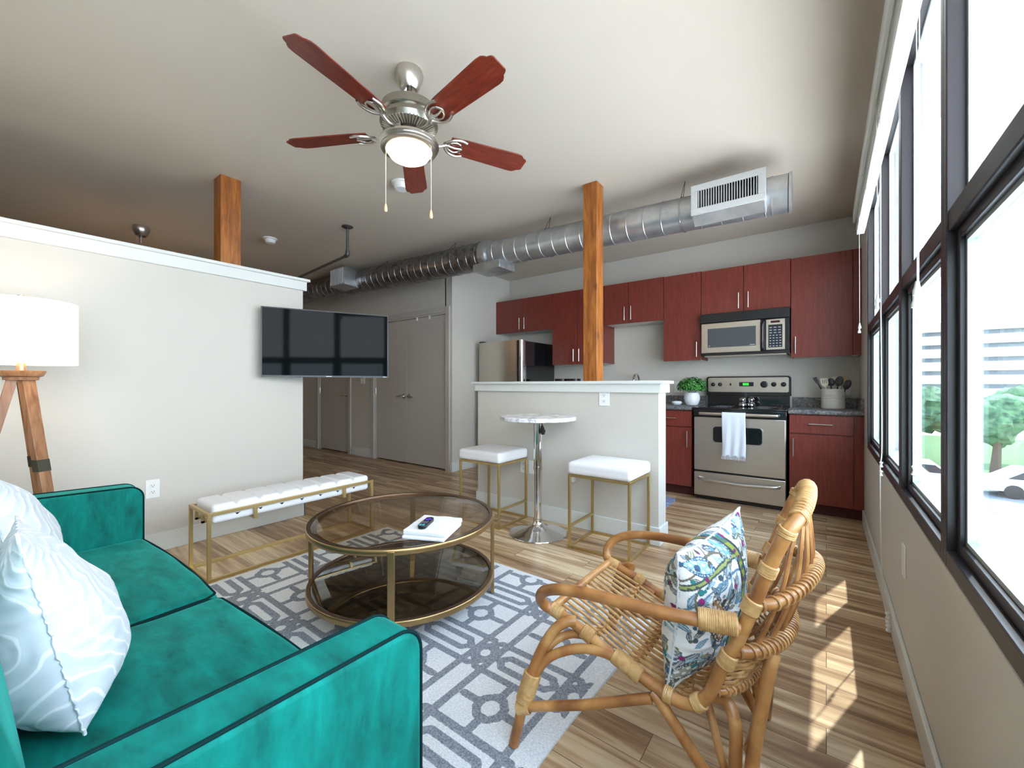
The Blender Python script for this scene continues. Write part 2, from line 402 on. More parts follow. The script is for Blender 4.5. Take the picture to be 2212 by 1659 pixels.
# baseboards
def bb(name, segs, h=0.13, t=0.014):
    b = B()
    for (x0, x1, y0, y1) in segs: box(b, x0, x1, y0, y1, 0, h)
    return struct(name, b, M_trim, bevel=0.004)
bb('baseboard_partition', [(PX, PX+0.014, -2.35, PY+0.014), (PX-0.15, PX+0.014, PY, PY+0.014)])
bb('baseboard_pony', [(QX0-0.014, QX1+0.014, QY0-0.014, QY0), (QX0-0.014, QX0, QY0, QY1+0.014), (QX1, QX1+0.014, QY0, QY1+0.014)])
bb('baseboard_right', [(WX-0.014, WX, -2.35, 4.48)], 0.11)
bb('baseboard_closet', [(-8.45, -7.36, 3.876, 3.89), (-6.25, -5.69, 3.876, 3.89), (-3.95, -3.92, 3.876, 3.89), (-3.92, -3.906, 3.876, 4.28)])
bb('baseboard_rear', [(-3.64, WX-0.014, -2.35, -2.336)])

# hall doors
def lever(parent, x, z, s, off, y=3.89):
    b = B(); lathe(b, [(0, 0), (0.032, 0), (0.034, 0.008), (0.022, 0.016), (0.012, 0.03), (0.012, 0.05), (0, 0.05)], (x, y-0.0, z), 20, Matrix.Rotation(PI/2, 4, 'X'))
    tube(b, spl([(x, y-0.048, z), (x+s*0.05, y-0.052, z+0.004), (x+s*0.12, y-0.048, z-0.012)], 5), [0.010]*5+[0.009]*5+[0.006], 10)
    return obj('door_handle', b, M_nickel, parent, off)
def casing(name, x0, x1, top, off, parent):
    b = B(); w = 0.075
    box(b, x0-w, x0, 3.868, 3.89, 0, top+w); box(b, x1, x1+w, 3.868, 3.89, 0, top+w); box(b, x0, x1, 3.868, 3.89, top, top+w)
    box(b, x0, x0+0.02, 3.89, 4.02, 0, top); box(b, x1-0.02, x1, 3.89, 4.02, 0, top); box(b, x0, x1, 3.89, 4.02, top-0.02, top)
    return obj('door_frame', b, M_trim if False else M_door, parent, off, bevel=0.003)
L = (-4.82, 3.89, 0)
d1 = thing('door_1', 'greige double closet doors with two lever handles', None, L, kind='structure')
casing('door_frame', -5.61, -4.03, 2.11, L, d1)
for k, (x0, x1) in enumerate(((-5.585, -4.852), (-4.848, -4.055))):
    b = B(); box(b, x0, x1, 3.9, 3.94, 0.02, 2.085); lf = obj('door_leaf', b, M_door, d1, L, bevel=0.003)
    lever(lf, -4.91 if k == 0 else -4.79, 0.98, -1 if k == 0 else 1, L, 3.90)
    for z in (0.25, 1.05, 1.85):
        hx = -5.588 if k == 0 else -4.052
        b = B(); tube(b, [(hx, 3.893, z-0.05), (hx, 3.893, z+0.05)], 0.008, 8); obj('hinge', b, M_nickel, lf, L)
b = B()
for x in (-4.62, -4.36): box(b, x-0.012, x+0.012, 3.885, 3.9, 2.05, 2.10)
obj('door_catch', b, M_white, d1, L)
L = (-6.8, 3.89, 0)
d2 = thing('door_2', 'single greige hallway door beneath the television', None, L, kind='structure')
casing('door_frame', -7.28, -6.33, 2.11, L, d2)
b = B(); box(b, -7.255, -6.355, 3.905, 3.945, 0.02, 2.085); lf = obj('door_leaf', b, M_door, d2, L, bevel=0.003)
lever(lf, -6.42, 0.98, -1, L, 3.905)
for z in (0.25, 1.05, 1.85):
    b = B(); tube(b, [(-7.258, 3.896, z-0.05), (-7.258, 3.896, z+0.05)], 0.008, 8); obj('hinge', b, M_nickel, lf, L)
b = B(); lathe(b, [(0, 0), (0.012, 0), (0.012, 0.004), (0.004, 0.006), (0.004, 0.055), (0.010, 0.058), (0.010, 0.07), (0, 0.07)], (-6.22, 3.876, 0.075), 12, Matrix.Rotation(PI/2, 4, 'X'))
tag(obj('door_stop', b, M_nickel), 'small metal door stop on the hallway baseboard', 'door stop')

# windows
def window(i, ya, yb):
    L = (WX, (ya+yb)/2, SILL); w = thing('window_%d' % i, None, None, L, kind='structure')
    x0, x1 = WX+0.002, WX+0.065; m = 0.033
    b = B()
    box(b, x0, x1, yb, yb+m, SILL, HEAD); box(b, x0, x1, ya-m, ya, SILL, HEAD)
    box(b, x0, x1, yb+m, ya-m, SILL, SILL+0.045); box(b, x0, x1, yb+m, ya-m, HEAD-0.04, HEAD)
    box(b, x0+0.004, x1, yb+m, ya-m, 1.545, 1.60)
    obj('window_frame', b, M_bronze, w, L, bevel=0.003)
    # lower sash, glazed further out, with light beads
    b = B(); s = 0.026; y0, y1, z0, z1 = yb+m, ya-m, SILL+0.045, 1.545
    X0, X1 = WX+0.022, WX+0.058
    box(b, X0, X1, y0, y0+s, z0, z1); box(b, X0, X1, y1-s, y1, z0, z1); box(b, X0, X1, y0+s, y1-s, z0, z0+s); box(b, X0, X1, y0+s, y1-s, z1-s, z1)
    sa = obj('sash', b, M_bronze, w, L, bevel=0.002)
    b = B(); t = 0.012; y0 += s; y1 -= s; z0 += s; z1 -= s; X0, X1 = WX+0.034, WX+0.060
    box(b, X0, X1, y0, y0+t, z0, z1); box(b, X0, X1, y1-t, y1, z0, z1); box(b, X0, X1, y0+t, y1-t, z0, z0+t); box(b, X0, X1, y0+t, y1-t, z1-t, z1)
    obj('glazing_bead', b, M_bead, sa, L)
    b = B(); box(b, WX+0.048, WX+0.052, y0+t, y1-t, z0+t, z1-t); obj('window_pane', b, M_glassl, sa, L, flat=True)
    # upper light
    y0, y1, z0, z1 = yb+m, ya-m, 1.60, HEAD-0.04
    b = B(); X0, X1 = WX+0.040, WX+0.066; s = 0.016
    box(b, X0, X1, y0, y0+s, z0, z1); box(b, X0, X1, y1-s, y1, z0, z1); box(b, X0, X1, y0+s, y1-s, z0, z0+s); box(b, X0, X1, y0+s, y1-s, z1-s, z1)
    ub = obj('glazing_bead', b, M_bead, w, L)
    b = B(); box(b, WX+0.050, WX+0.054, y0+s, y1-s, z0+s, z1-s); obj('window_pane', b, M_glass, ub, L, flat=True)
for i in range(len(BAYS)-1): window(i+1, BAYS[i], BAYS[i+1])

# blinds (raised) in front of the window heads
BN = ['farthest from the camera, beside the kitchen cabinets', 'second from the kitchen', 'third from the kitchen, in the middle of the row', 'nearest the camera at the top edge']
def blinds(i, ya, yb):
    L = (WX, (ya+yb)/2, 2.5)
    t = thing('window_blind', 'raised white slatted blind '+BN[i], 'window blind', L, group='raised window blinds')
    b = B(); box(b, 0.165, 0.178, yb+0.004, ya-0.004, 2.40, 2.50); box(b, 0.178, 0.215, yb+0.004, ya-0.004, 2.465, 2.50); obj('valance', b, M_blind, t, L, bevel=0.002)
    b = B(); n = 30; z = 2.462
    for k in range(n):
        dx = random.uniform(-0.003, 0.003); dy = random.uniform(-0.004, 0.004)
        zz = 2.46-k*0.0046
        box(b, 0.186+dx, 0.234+dx, yb+0.012+dy, ya-0.012+dy, zz-0.0022, zz)
    obj('slat_stack', b, M_blind, t, L, flat=True)
    b = B(); box(b, 0.187, 0.233, yb+0.012, ya-0.012, 2.305, 2.32); obj('bottom_rail', b, M_blind, t, L, bevel=0.003)
    b = B(); box(b, 0.215, 0.249, yb+0.006, ya-0.006, 2.465, 2.505); obj('headrail', b, M_white, t, L, bevel=0.002)
    # pull cord with tassel
    if i == 2: return
    cy = {0: 3.77, 1: 2.50, 3: 1.47}[i]; zt = {0: 1.55, 1: 1.53, 3: 1.385}[i]
    b = B(); tube(b, [(0.18, cy, 2.46), (0.183, cy, 2.2), (0.185, cy, zt+0.02)], 0.0011, 6)
    c = obj('pull_cord', b, M_cord, t, L)
    b = B(); lathe(b, [(0, 0.022), (0.004, 0.02), (0.006, 0.006), (0.009, -0.004), (0.009, -0.016), (0, -0.016)], (0.185, cy, zt), 10)
    lathe(b, [(0, 0.016), (0.004, 0.015), (0.006, 0.003), (0.009, -0.006), (0.009, -0.016), (0, -0.016)], (0.183, cy+0.008, zt-0.03), 10); obj('tassel', b, M_white, c, L)
    if i == 1:
        b = B(); y = 2.43
        tube(b, spl([(0.19, y, 2.45), (0.19, y, 1.6), (0.195, y+0.01, 0.9), (0.19, y+0.02, 0.75), (0.20, 2.50, 0.3), (0.222, 2.56, 0.10)], 6), 0.0022, 6)
        lathe(b, [(0, 0.014), (0.007, 0.01), (0.003, 0), (0.007, -0.01), (0, -0.014)], (0.193, y+0.015, 0.79), 8)
        lathe(b, [(0, 0.014), (0.007, 0.01), (0.003, 0), (0.007, -0.01), (0, -0.014)], (0.193, y+0.022, 0.75), 8)
        obj('loop_cord', b, M_cord, t, L)
    if i == 3:
        b = B(); tube(b, [(0.187, 1.45, 2.45), (0.19, 1.49, 1.4), (0.19, 1.55, 0.92)], 0.0011, 6); lathe(b, [(0, 0.02), (0.007, 0.01), (0.004, 0), (0.008, -0.012), (0, -0.016)], (0.19, 1.55, 0.91), 8); obj('loop_cord', b, M_cord, t, L)
for i in range(4): blinds(i, BAYS[i], BAYS[i+1])
b = B()
for k in range(5):
    lathe(b, [(0, 0.009), (0.008, 0.006), (0.010, 0), (0.008, -0.006), (0, -0.009)], (0.224, 2.555-0.006*k, 0.095-0.016*k), 10)
tag(obj('cord_tensioner', b, M_white), 'small white beaded cord weight hanging at the baseboard under the windows', 'cord weight')

# wall plates
def plate(name, label, cat, c, ax, w=0.072, h=0.115, kind='outlet', group=None):
    t = thing(name, label, cat, c, group=group)
    b = B()
    def bx(bm, u0, u1, z0, z1, d0, d1):
        if ax == 'y': box(bm, c[0]+u0, c[0]+u1, c[1]-d1, c[1]-d0, c[2]+z0, c[2]+z1)
        elif ax == 'x': box(bm, c[0]+d0, c[0]+d1, c[1]+u0, c[1]+u1, c[2]+z0, c[2]+z1)
        else: box(bm, c[0]-d1, c[0]-d0, c[1]+u0, c[1]+u1, c[2]+z0, c[2]+z1)
    bx(b, -w/2, w/2, -h/2, h/2, 0, 0.006); obj('wall_plate', b, M_white, t, c, bevel=0.0015)
    if kind == 'outlet':
        for s in (-1, 1):
            b = B(); bx(b, -0.017, 0.017, s*0.021-0.014, s*0.021+0.014, 0.006, 0.0085); r = obj('socket', b, M_white, t, c, bevel=0.004)
            b = B()
            for u in (-0.007, 0.007): bx(b, u-0.0012, u+0.0012, s*0.021-0.001, s*0.021+0.008, 0.0085, 0.0092)
            bx(b, -0.0025, 0.0025, s*0.021-0.009, s*0.021-0.004, 0.0085, 0.0092); obj('slot', b, M_dark, r, c, flat=True)
    elif kind == 'switch':
        b = B(); bx(b, -0.005, 0.005, -0.012, 0.012, 0.006, 0.013); obj('toggle', b, M_white, t, c, bevel=0.002)
    elif kind == 'double':
        for s in (-1, 1):
            b = B(); bx(b, s*0.023-0.005, s*0.023+0.005, -0.012, 0.012, 0.006, 0.013); obj('toggle', b, M_white, t, c, bevel=0.002)
    return t
plate('wall_outlet', 'white duplex outlet on the partition wall between sofa arm and bench', 'outlet', (PX, 0.79, 0.435), 'x', 0.075, 0.125)
plate('wall_outlet', 'white duplex outlet near the top of the half wall under the post', 'outlet', (-1.362, QY0, 1.04), 'y', 0.084, 0.115)
plate('wall_outlet', 'white outlet low on the half wall behind the bar table pole, left of the pair', 'outlet', (-2.12, QY0, 0.43), 'y', 0.07, 0.115)
plate('wall_plate_cover', 'blank white plate low on the half wall just right of the low outlet', 'wall plate', (-2.03, QY0, 0.43), 'y', 0.07, 0.115, kind='blank')
plate('wall_outlet', 'white outlet on the kitchen wall just left of the potted plant', 'outlet', (-1.40, KY, 1.12), 'y', 0.09, 0.13)
plate('light_switch', 'white double light switch between hallway door and closet doors', 'light switch', (-5.93, 3.89, 1.22), 'y', 0.115, 0.115, kind='double')
plate('light_switch', 'white light switch on the kitchen wall right of the utensil crock', 'light switch', (0.14, KY, 1.09), 'y', 0.10, 0.1, kind='double')
plate('wall_plate_cover', 'blank white plate on the wall below the windows', 'wall plate', (WX, 2.27, 0.44), 'nx', 0.07, 0.125, kind='blank')
b = B(); box(b, -1.655, -1.605, QY0-0.035, QY0, 0.365, 0.415); tag(obj('plug_adapter', b, M_white, bevel=0.004), 'small white plug box on the half wall behind the right bar stool', 'plug')
# ------------------------------------------------------------------ structure posts
b = B(); box(b, -0.07, 0.07, -0.07, 0.07, 0, CH-PZ-0.055); o = obj('timber_post', b, M_post, bevel=0.004); o.location = (-3.75, 1.265, PZ+0.055)
tag(o, 'orange stained timber post standing on the partition wall cap', 'post', 'timber posts on the low walls')
b = B(); box(b, -0.06, 0.06, -0.06, 0.06, 0, CH-QZ-0.037); o = obj('timber_post', b, M_post, bevel=0.004); o.location = (-1.50, 3.075, QZ+0.037)
tag(o, 'tall orange stained timber post standing on the kitchen half wall', 'post', 'timber posts on the low walls')

# ------------------------------------------------------------------ duct
def duct_axis(x): return Vector((x, 3.47+0.03*(x+0.2), 2.475-0.018*(x+0.2)))
L = tuple(duct_axis(-2.6))
t = thing('ceiling_duct', 'round galvanised spiral duct hanging under the ceiling above the kitchen', 'duct', L)
def dtube(x0, x1, r, rib, seg=40):
    b = B(); pts = []; rs = []; x = x0; n = int(abs(x1-x0)/0.004)
    # ribs as slightly raised rings
    N = int(abs(x1-x0)/rib); step = (x1-x0)/max(N, 1)
    for k in range(N):
        a = x0+k*step
        for f, dr in ((0.0, 0), (0.92, 0), (0.945, 0.004), (0.97, 0.004), (0.995, 0)):
            pts.append(duct_axis(a+f*step)); rs.append(r+dr)
    pts.append(duct_axis(x1)); rs.append(r)
    tube(b, pts, rs, seg); return b
obj('duct_section', dtube(-0.21, -2.88, 0.130, 0.135), M_duct, t, L)
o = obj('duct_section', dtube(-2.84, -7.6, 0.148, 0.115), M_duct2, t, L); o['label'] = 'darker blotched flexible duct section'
b = B(); tube(b, [duct_axis(-2.82), duct_axis(-2.83), duct_axis(-2.9), duct_axis(-2.91)], [0.150, 0.153, 0.153, 0.150], 40); obj('duct_collar', b, M_duct, t, L)
b = B(); tube(b, [duct_axis(-0.19), duct_axis(-0.205)], [0.136, 0.136], 40); obj('end_cap', b, M_duct, t, L)
b = B(); tube(b, [duct_axis(-0.30), duct_axis(-0.31)], [0.134, 0.134], 40); obj('duct_seam', b, M_duct, t, L)
for x in (-0.90, -2.12, -3.35, -4.55):
    c = duct_axis(x); b = B(); r = 0.133 if x > -2.8 else 0.151
    pts = [c+Vector((0, r*math.cos(a), r*math.sin(a))) for a in [PI*0.25+k*PI*1.5/24-PI*0.0-PI*1.0 for k in range(25)]]
    top = Vector((c.x+0.01, c.y, CH))
    tube(b, [top]+pts+[top], 0.0022, 6); obj('hanger_wire', b, M_pipe, t, L)
# supply grille box
g = thing('supply_grille', 'white rectangular air grille on the front of the round duct near the windows', 'air vent', (-0.555, 3.22, 2.48))
GL = (-0.555, 3.22, 2.48); x0, x1 = -0.79, -0.32
b = B(); y = 3.215; zb, zt = 2.375, 2.59
fw = 0.045
for (a0, a1, c0, c1) in ((x0, x1, zb, zb+fw), (x0, x1, zt-fw, zt), (x0, x0+fw, zb+fw, zt-fw), (x1-fw, x1, zb+fw, zt-fw)): box(b, a0, a1, y, y+0.012, c0, c1)
obj('grille_frame', b, M_grille, g, GL, bevel=0.002)
for k in range(23):
    xx = x0+fw+0.008+k*(x1-x0-2*fw-0.016)/22
    b = B(); box(b, xx-0.0022, xx+0.0022, y+0.001, y+0.02, zb+fw, zt-fw); obj('grille_blade', b, M_grille, g, GL, flat=True)
b = B(); box(b, x0+fw-0.01, x1-fw+0.01, y+0.03, y+0.035, zb+fw-0.01, zt-fw+0.01); obj('damper', b, M_dark, g, GL)
b = B(); prism(b, [(y+0.012, zb+0.008), (y+0.012, zt-0.008), (3.43, zt-0.01), (3.43, 2.45), (3.36, 2.335), (3.29, 2.315)], 0, x0+0.01, x1-0.01)
for f in list(b.faces):
    if abs(f.calc_center_median().y-(y+0.012)) < 0.001: b.faces.remove(f)
obj('plenum_box', b, M_duct, g, GL)
# far outlets
b = B(); c = duct_axis(-2.75); box(b, -2.98, -2.62, c.y-0.13, c.y+0.13, c.z-0.19, c.z-0.11); tag(obj('duct_outlet', b, M_duct, bevel=0.004), 'flat metal outlet box under the middle of the round duct', 'air vent')
c = duct_axis(-5.15); L = (-5.15, c.y-0.2, c.z)
g = thing('duct_outlet', 'square metal outlet box at the dark far end of the duct', 'air vent', L)
b = B(); prism(b, [(c.y-0.30, c.z-0.10), (c.y-0.30, c.z+0.14), (c.y-0.05, c.z+0.11), (c.y-0.05, c.z-0.12)], 0, -5.36, -5.02); obj('outlet_box', b, M_duct, g, L, bevel=0.003)
b = B()
for k in range(9): box(b, -5.35+k*0.036, -5.338+k*0.036, c.y-0.308, c.y-0.298, c.z-0.085, c.z+0.12)
obj('outlet_louver', b, M_grille, g, L)

# ceiling fittings
def dome(x, y, label, r=0.07):
    t = thing('smoke_detector', label, 'smoke detector', (x, y, CH))
    b = B(); lathe(b, [(0, 0), (r, 0), (r, -0.012), (r*0.93, -0.014), (0, -0.014)], (0, 0, 0), 28); obj('base_plate', b, M_white, t)
    b = B(); lathe(b, [(r*0.78, -0.012), (r*0.76, -0.035), (r*0.6, -0.052), (0, -0.055)], (0, 0, 0), 28); obj('detector_cover', b, M_white, t)
dome(-2.70, 2.12, 'white round ceiling detector just behind the fan blade', 0.08)
dome(-4.87, 2.05, 'white round ceiling detector right of the left timber post', 0.07)
p0 = Vector((-3.88, 2.37, CH))
t = thing('sprinkler_pipe', 'grey pipe dropping from a ceiling flange and running off level', 'pipe', p0)
b = B(); lathe(b, [(0, 0), (0.055, 0), (0.055, -0.008), (0.03, -0.02), (0.016, -0.022)], p0, 24); obj('ceiling_flange', b, M_pipe, t, p0)
b = B(); tube(b, [p0-Vector((0, 0, 0.01)), p0-Vector((0, 0, 0.26))], 0.014, 14); obj('drop_pipe', b, M_pipe, t, p0)
q = p0-Vector((0, 0, 0.28)); dr = Vector((-0.995, 0.105, -0.0))
b = B(); tube(b, spl([q+Vector((0, 0, 0.035)), q+Vector((0, 0, 0.005)), q+dr*0.012-Vector((0, 0, 0.01)), q+dr*0.04-Vector((0, 0, 0.012))], 5), 0.021, 14); obj('elbow', b, M_pipe, t, p0)
b = B(); tube(b, [q+dr*0.02-Vector((0, 0, 0.012)), q+dr*4.4-Vector((0, 0, 0.0))], 0.014, 14); obj('branch_pipe', b, M_pipe, t, p0)

# ------------------------------------------------------------------ ceiling fan
def fan(loc, label, a0, lit=True, zb=-0.31, R=0.67, grp=None):
    t = thing('ceiling_fan', label, 'ceiling fan', loc, math.radians(a0), grp)
    b = B(); lathe(b, [(0, 0), (0.068, 0), (0.072, -0.02), (0.066, -0.05), (0.046, -0.092), (0.040, -0.098), (0.036, -0.094), (0.012, -0.06)], seg=36); obj('canopy', b, M_nickel, t)
    b = B(); tube(b, [(0, 0, -0.05), (0, 0, -0.17)], 0.0125, 14); obj('downrod', b, M_nickel, t)
    z = zb+0.055
    b = B(); lathe(b, [(0, z+0.105), (0.05, z+0.10), (0.11, z+0.09), (0.138, z+0.07), (0.142, z+0.03), (0.132, z+0.022), (0.142, z+0.012), (0.146, z-0.012), (0.132, z-0.034), (0.06, z-0.052), (0, z-0.052)], seg=56)
    mh = obj('motor_housing', b, M_nickel_shade, t)
    b = B()
    for k in range(48):
        a = 2*PI*k/48; Mx = Matrix.Rotation(a, 4, 'Z')
        tube(b, [Mx @ Vector((0.085, 0, z-0.049)), Mx @ Vector((0.135, 0, z-0.033))], 0.003, 6)
    obj('vent_fins', b, M_nickel, mh)
    b = B(); lathe(b, [(0.05, z-0.05), (0.052, z-0.085), (0.045, z-0.105), (0.03, z-0.11), (0, z-0.11)], seg=30); obj('switch_housing', b, M_nickel, t)
    for k in range(5):
        a = 2*PI*k/5; Mx = Matrix.Rotation(a, 4, 'Z') @ Matrix.Translation((0, 0, zb)) @ Matrix.Rotation(math.radians(-12), 4, 'X')
        outline = [(0.215, -0.052), (0.30, -0.060), (0.60, -0.070), (0.625, -0.067), (0.638, -0.058), (0.645, -0.049), (0.655, -0.046), (0.665, -0.041), (R, -0.034), (R, 0.034), (0.665, 0.041), (0.655, 0.046), (0.645, 0.049), (0.638, 0.058), (0.625, 0.067), (0.60, 0.070), (0.30, 0.060), (0.215, 0.052)]
        b = B(); prism(b, outline, 2, 0.0, 0.006)
        bl = obj('fan_blade', b, M_fan, t, bevel=0.0015); bl.matrix_local = Mx
        b = B(); zz = -0.006
        def pc(pts, r=0.006): tube(b, [Mx @ Vector(p) for p in spl(pts, 5)], r, 8)
        for s in (-1, 1):
            pc([(0.30, 0.048*s, zz), (0.262, 0.058*s, zz-0.003), (0.225, 0.048*s, zz-0.004), (0.20, 0.026*s, zz-0.003), (0.185, 0.006*s, zz)], 0.007)
            pc([(0.27, 0.026*s, zz), (0.245, 0.034*s, zz-0.002), (0.215, 0.022*s, zz-0.002), (0.20, 0.004*s, zz)], 0.005)
        pc([(0.285, 0, zz), (0.245, 0.006, zz), (0.20, 0, zz)], 0.007)
        pc([(0.27, 0.026, zz), (0.283, 0.0, zz), (0.27, -0.026, zz)], 0.005)
        Mz = Matrix.Rotation(a, 4, 'Z')
        tube(b, spl([Mx @ Vector((0.20, 0, zz)), Mz @ Vector((0.15, 0, zb-0.024)), Mz @ Vector((0.10, 0, zb-0.012)), Mz @ Vector((0.07, 0, zb+0.012))], 5), 0.008, 8)
        bk = obj('blade_bracket', b, M_nickel, bl); bk.matrix_parent_inverse = Mx.inverted()
    zl = zb-0.055
    b = B(); lathe(b, [(0.04, zl+0.045), (0.085, zl+0.034), (0.135, zl+0.014), (0.150, zl+0.004), (0.151, zl-0.006), (0.144, zl-0.010), (0.147, zl-0.017), (0.139, zl-0.022), (0.140, zl-0.030), (0.128, zl-0.036), (0.116, zl-0.036), (0.112, zl-0.026)], seg=56); obj('light_ring', b, M_nickel, t)
    b = B(); lathe(b, [(0.116, zl-0.018), (0.112, zl-0.04), (0.094, zl-0.066), (0.06, zl-0.085), (0.025, zl-0.092), (0, zl-0.093)], seg=48); obj('glass_bowl', b, M_bulb if lit else M_white, t)
    for (an, ln) in ((-152-a0, 0.30), (28-a0-10, 0.36)):
        x, y = 0.128*math.cos(math.radians(an)), 0.128*math.sin(math.radians(an))
        if not lit: break
        b = B(); tube(b, [(x, y, zl+0.0), (x, y, zl-ln)], 0.0014, 6); c = obj('pull_chain', b, M_cord, t)
        b = B(); lathe(b, [(0, 0.022), (0.004, 0.018), (0.0085, -0.004), (0.009, -0.014), (0.005, -0.022), (0, -0.023)], (x, y, zl-ln-0.015), 12); obj('chain_fob', b, mat('light_wood_fob', (0.75, 0.5, 0.28), 0.5), c)
    return t
fan((-1.71, 1.39, CH), 'nickel ceiling fan with five dark red blades and a lit glass bowl', -7.5, zb=-0.32)
fan((-5.56, 1.11, CH), 'second ceiling fan in shadow, seen just above the partition wall', 52, False, zb=-0.36)

pl = bpy.data.lights.new('hall_fill', 'POINT'); pl.energy = 4; pl.color = (1, 0.62, 0.3); pl.shadow_soft_size = 0.35  # warm fill light added for the hall; the fan bowl above is unlit
po = bpy.data.objects.new('hall_fill', pl); COL.objects.link(po); po.location = (-5.56, 1.11, 2.15)

# ------------------------------------------------------------------ kitchen cabinets
def handle(p0, p1, parent, off, d=0.03):
    b = B(); tube(b, [p0, p1], 0.0055, 12)
    P0, P1 = Vector(p0), Vector(p1)
    for f in (0.12, 0.88):
        q = P0.lerp(P1, f); tube(b, [q, q+Vector((0, d, 0))], 0.004, 8)
    return obj('handle', b, M_steelbar, parent, off)
UY = 4.80
def upper(x0, x1, z0, z1, doors, label, filler=None):
    L = ((x0+x1)/2, UY+0.02, z0)
    t = thing('wall_cabinet', label, 'cabinet', L, group='cherry wall cabinets')
    b = B(); box(b, x0+0.001, x1-0.001, UY+0.02, KY-0.002, z0, z1); obj('cabinet_body', b, M_cab, t, L)
    b = B(); box(b, x0+0.015, x1-0.015, UY+0.03, KY-0.01, z0-0.003, z0); obj('cabinet_underside', b, M_cabw, t, L)
    for (a, c, hx) in doors:
        b = B(); box(b, a+0.003, c-0.003, UY, UY+0.019, z0-0.006, z1-0.002); d = obj('cabinet_door', b, M_cab, t, L, bevel=0.0015)
        if hx is not None: handle((hx, UY-0.03, z0+0.03), (hx, UY-0.03, z0+0.19), d, L)
    if filler:
        b = B(); box(b, filler[0], filler[1], UY+0.012, UY+0.03, z0, z1); obj('filler_strip', b, M_cab, t, L)
upper(-3.92, -2.943, 1.90, 2.37, [(-3.92, -3.432, -3.475), (-3.432, -2.943, -3.39)], 'short two-door cherry wall cabinet above the refrigerator')
upper(-2.943, -2.20, 1.415, 2.37, [(-2.943, -2.57, -2.61), (-2.57, -2.20, -2.53)], 'tall cherry wall cabinet partly hidden behind the timber post')
upper(-2.20, -1.473, 1.885, 2.37, [(-2.20, -1.885, -1.925), (-1.885, -1.473, -1.845)], 'short two-door cherry wall cabinet above the sink')
upper(-1.473, -1.075, 1.415, 2.365, [(-1.473, -1.075, -1.115)], 'tall narrow cherry wall cabinet left of the microwave')
upper(-1.075, -0.273, 1.892, 2.36, [(-1.075, -0.672, -0.715), (-0.672, -0.273, -0.628)], 'short two-door cherry wall cabinet above the microwave')
upper(-0.273, WX-0.002, 1.41, 2.355, [(-0.273, 0.19, -0.235)], 'tall single-door cherry wall cabinet in the corner by the window', (0.19, WX-0.002))
BY = 4.49
def base(x0, x1, doors, drawers, label, filler=None):
    L = ((x0+x1)/2, BY+0.02, 0)
    t = thing('base_cabinet', label, 'cabinet', L, group='cherry base cabinets')
    b = B(); box(b, x0+0.001, x1-0.001, BY+0.02, KY-0.002, 0.10, 0.882); obj('cabinet_body', b, M_cab, t, L)
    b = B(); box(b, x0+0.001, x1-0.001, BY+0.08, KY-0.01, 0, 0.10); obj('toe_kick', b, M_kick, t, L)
    for (a, c, hx) in doors:
        b = B(); box(b, a+0.003, c-0.003, BY, BY+0.019, 0.105, 0.705); d = obj('cabinet_door', b, M_cab, t, L, bevel=0.0015)
        if hx is not None: handle((hx, BY-0.03, 0.51), (hx, BY-0.03, 0.67), d, L)
    for (a, c) in drawers:
        b = B(); box(b, a+0.003, c-0.003, BY, BY+0.019, 0.715, 0.875); d = obj('drawer', b, M_cab, t, L, bevel=0.0015)
        m = (a+c)/2; handle((m-0.085, BY-0.03, 0.80), (m+0.085, BY-0.03, 0.80), d, L)
    if filler:
        b = B(); box(b, filler[0], filler[1], BY+0.012, BY+0.03, 0.10, 0.88); obj('filler_strip', b, M_cab, t, L)
base(-0.268, WX-0.002, [(-0.268, 0.185, -0.235)], [(-0.268, 0.185)], 'cherry base cabinet with one drawer right of the range', (0.185, WX-0.002))
base(-1.56, -1.095, [(-1.56, -1.095, -1.135)], [(-1.56, -1.095)], 'cherry base cabinet with one drawer left of the range')
base(-2.36, -1.562, [(-2.36, -1.962, -2.0), (-1.958, -1.562, -1.92)], [], 'cherry sink base cabinet behind the half wall')
base(-3.02, -2.362, [(-3.02, -2.362, -2.40)], [(-3.02, -2.362)], 'cherry base cabinet next to the refrigerator')
def worktop(x0, x1, label, side=False):
    b = B(); prism(b, [(BY-0.025, 0.886), (BY-0.03, 0.892), (BY-0.03, 0.915), (BY-0.024, 0.922), (KY-0.03, 0.922), (KY-0.022, 0.93), (KY-0.022, 1.012), (KY-0.018, 1.018), (KY-0.001, 1.018), (KY-0.001, 0.886)], 0, x0, x1)
    if side: box(b, x1-0.02, x1, BY+0.02, KY-0.022, 0.922, 1.018)
    tag(obj('countertop', b, M_counter, sharp=50), label, 'countertop')
worktop(-0.272, WX-0.001, 'grey speckled countertop right of the range', True)
worktop(-3.03, -1.092, 'grey speckled countertop left of the range, behind the half wall')

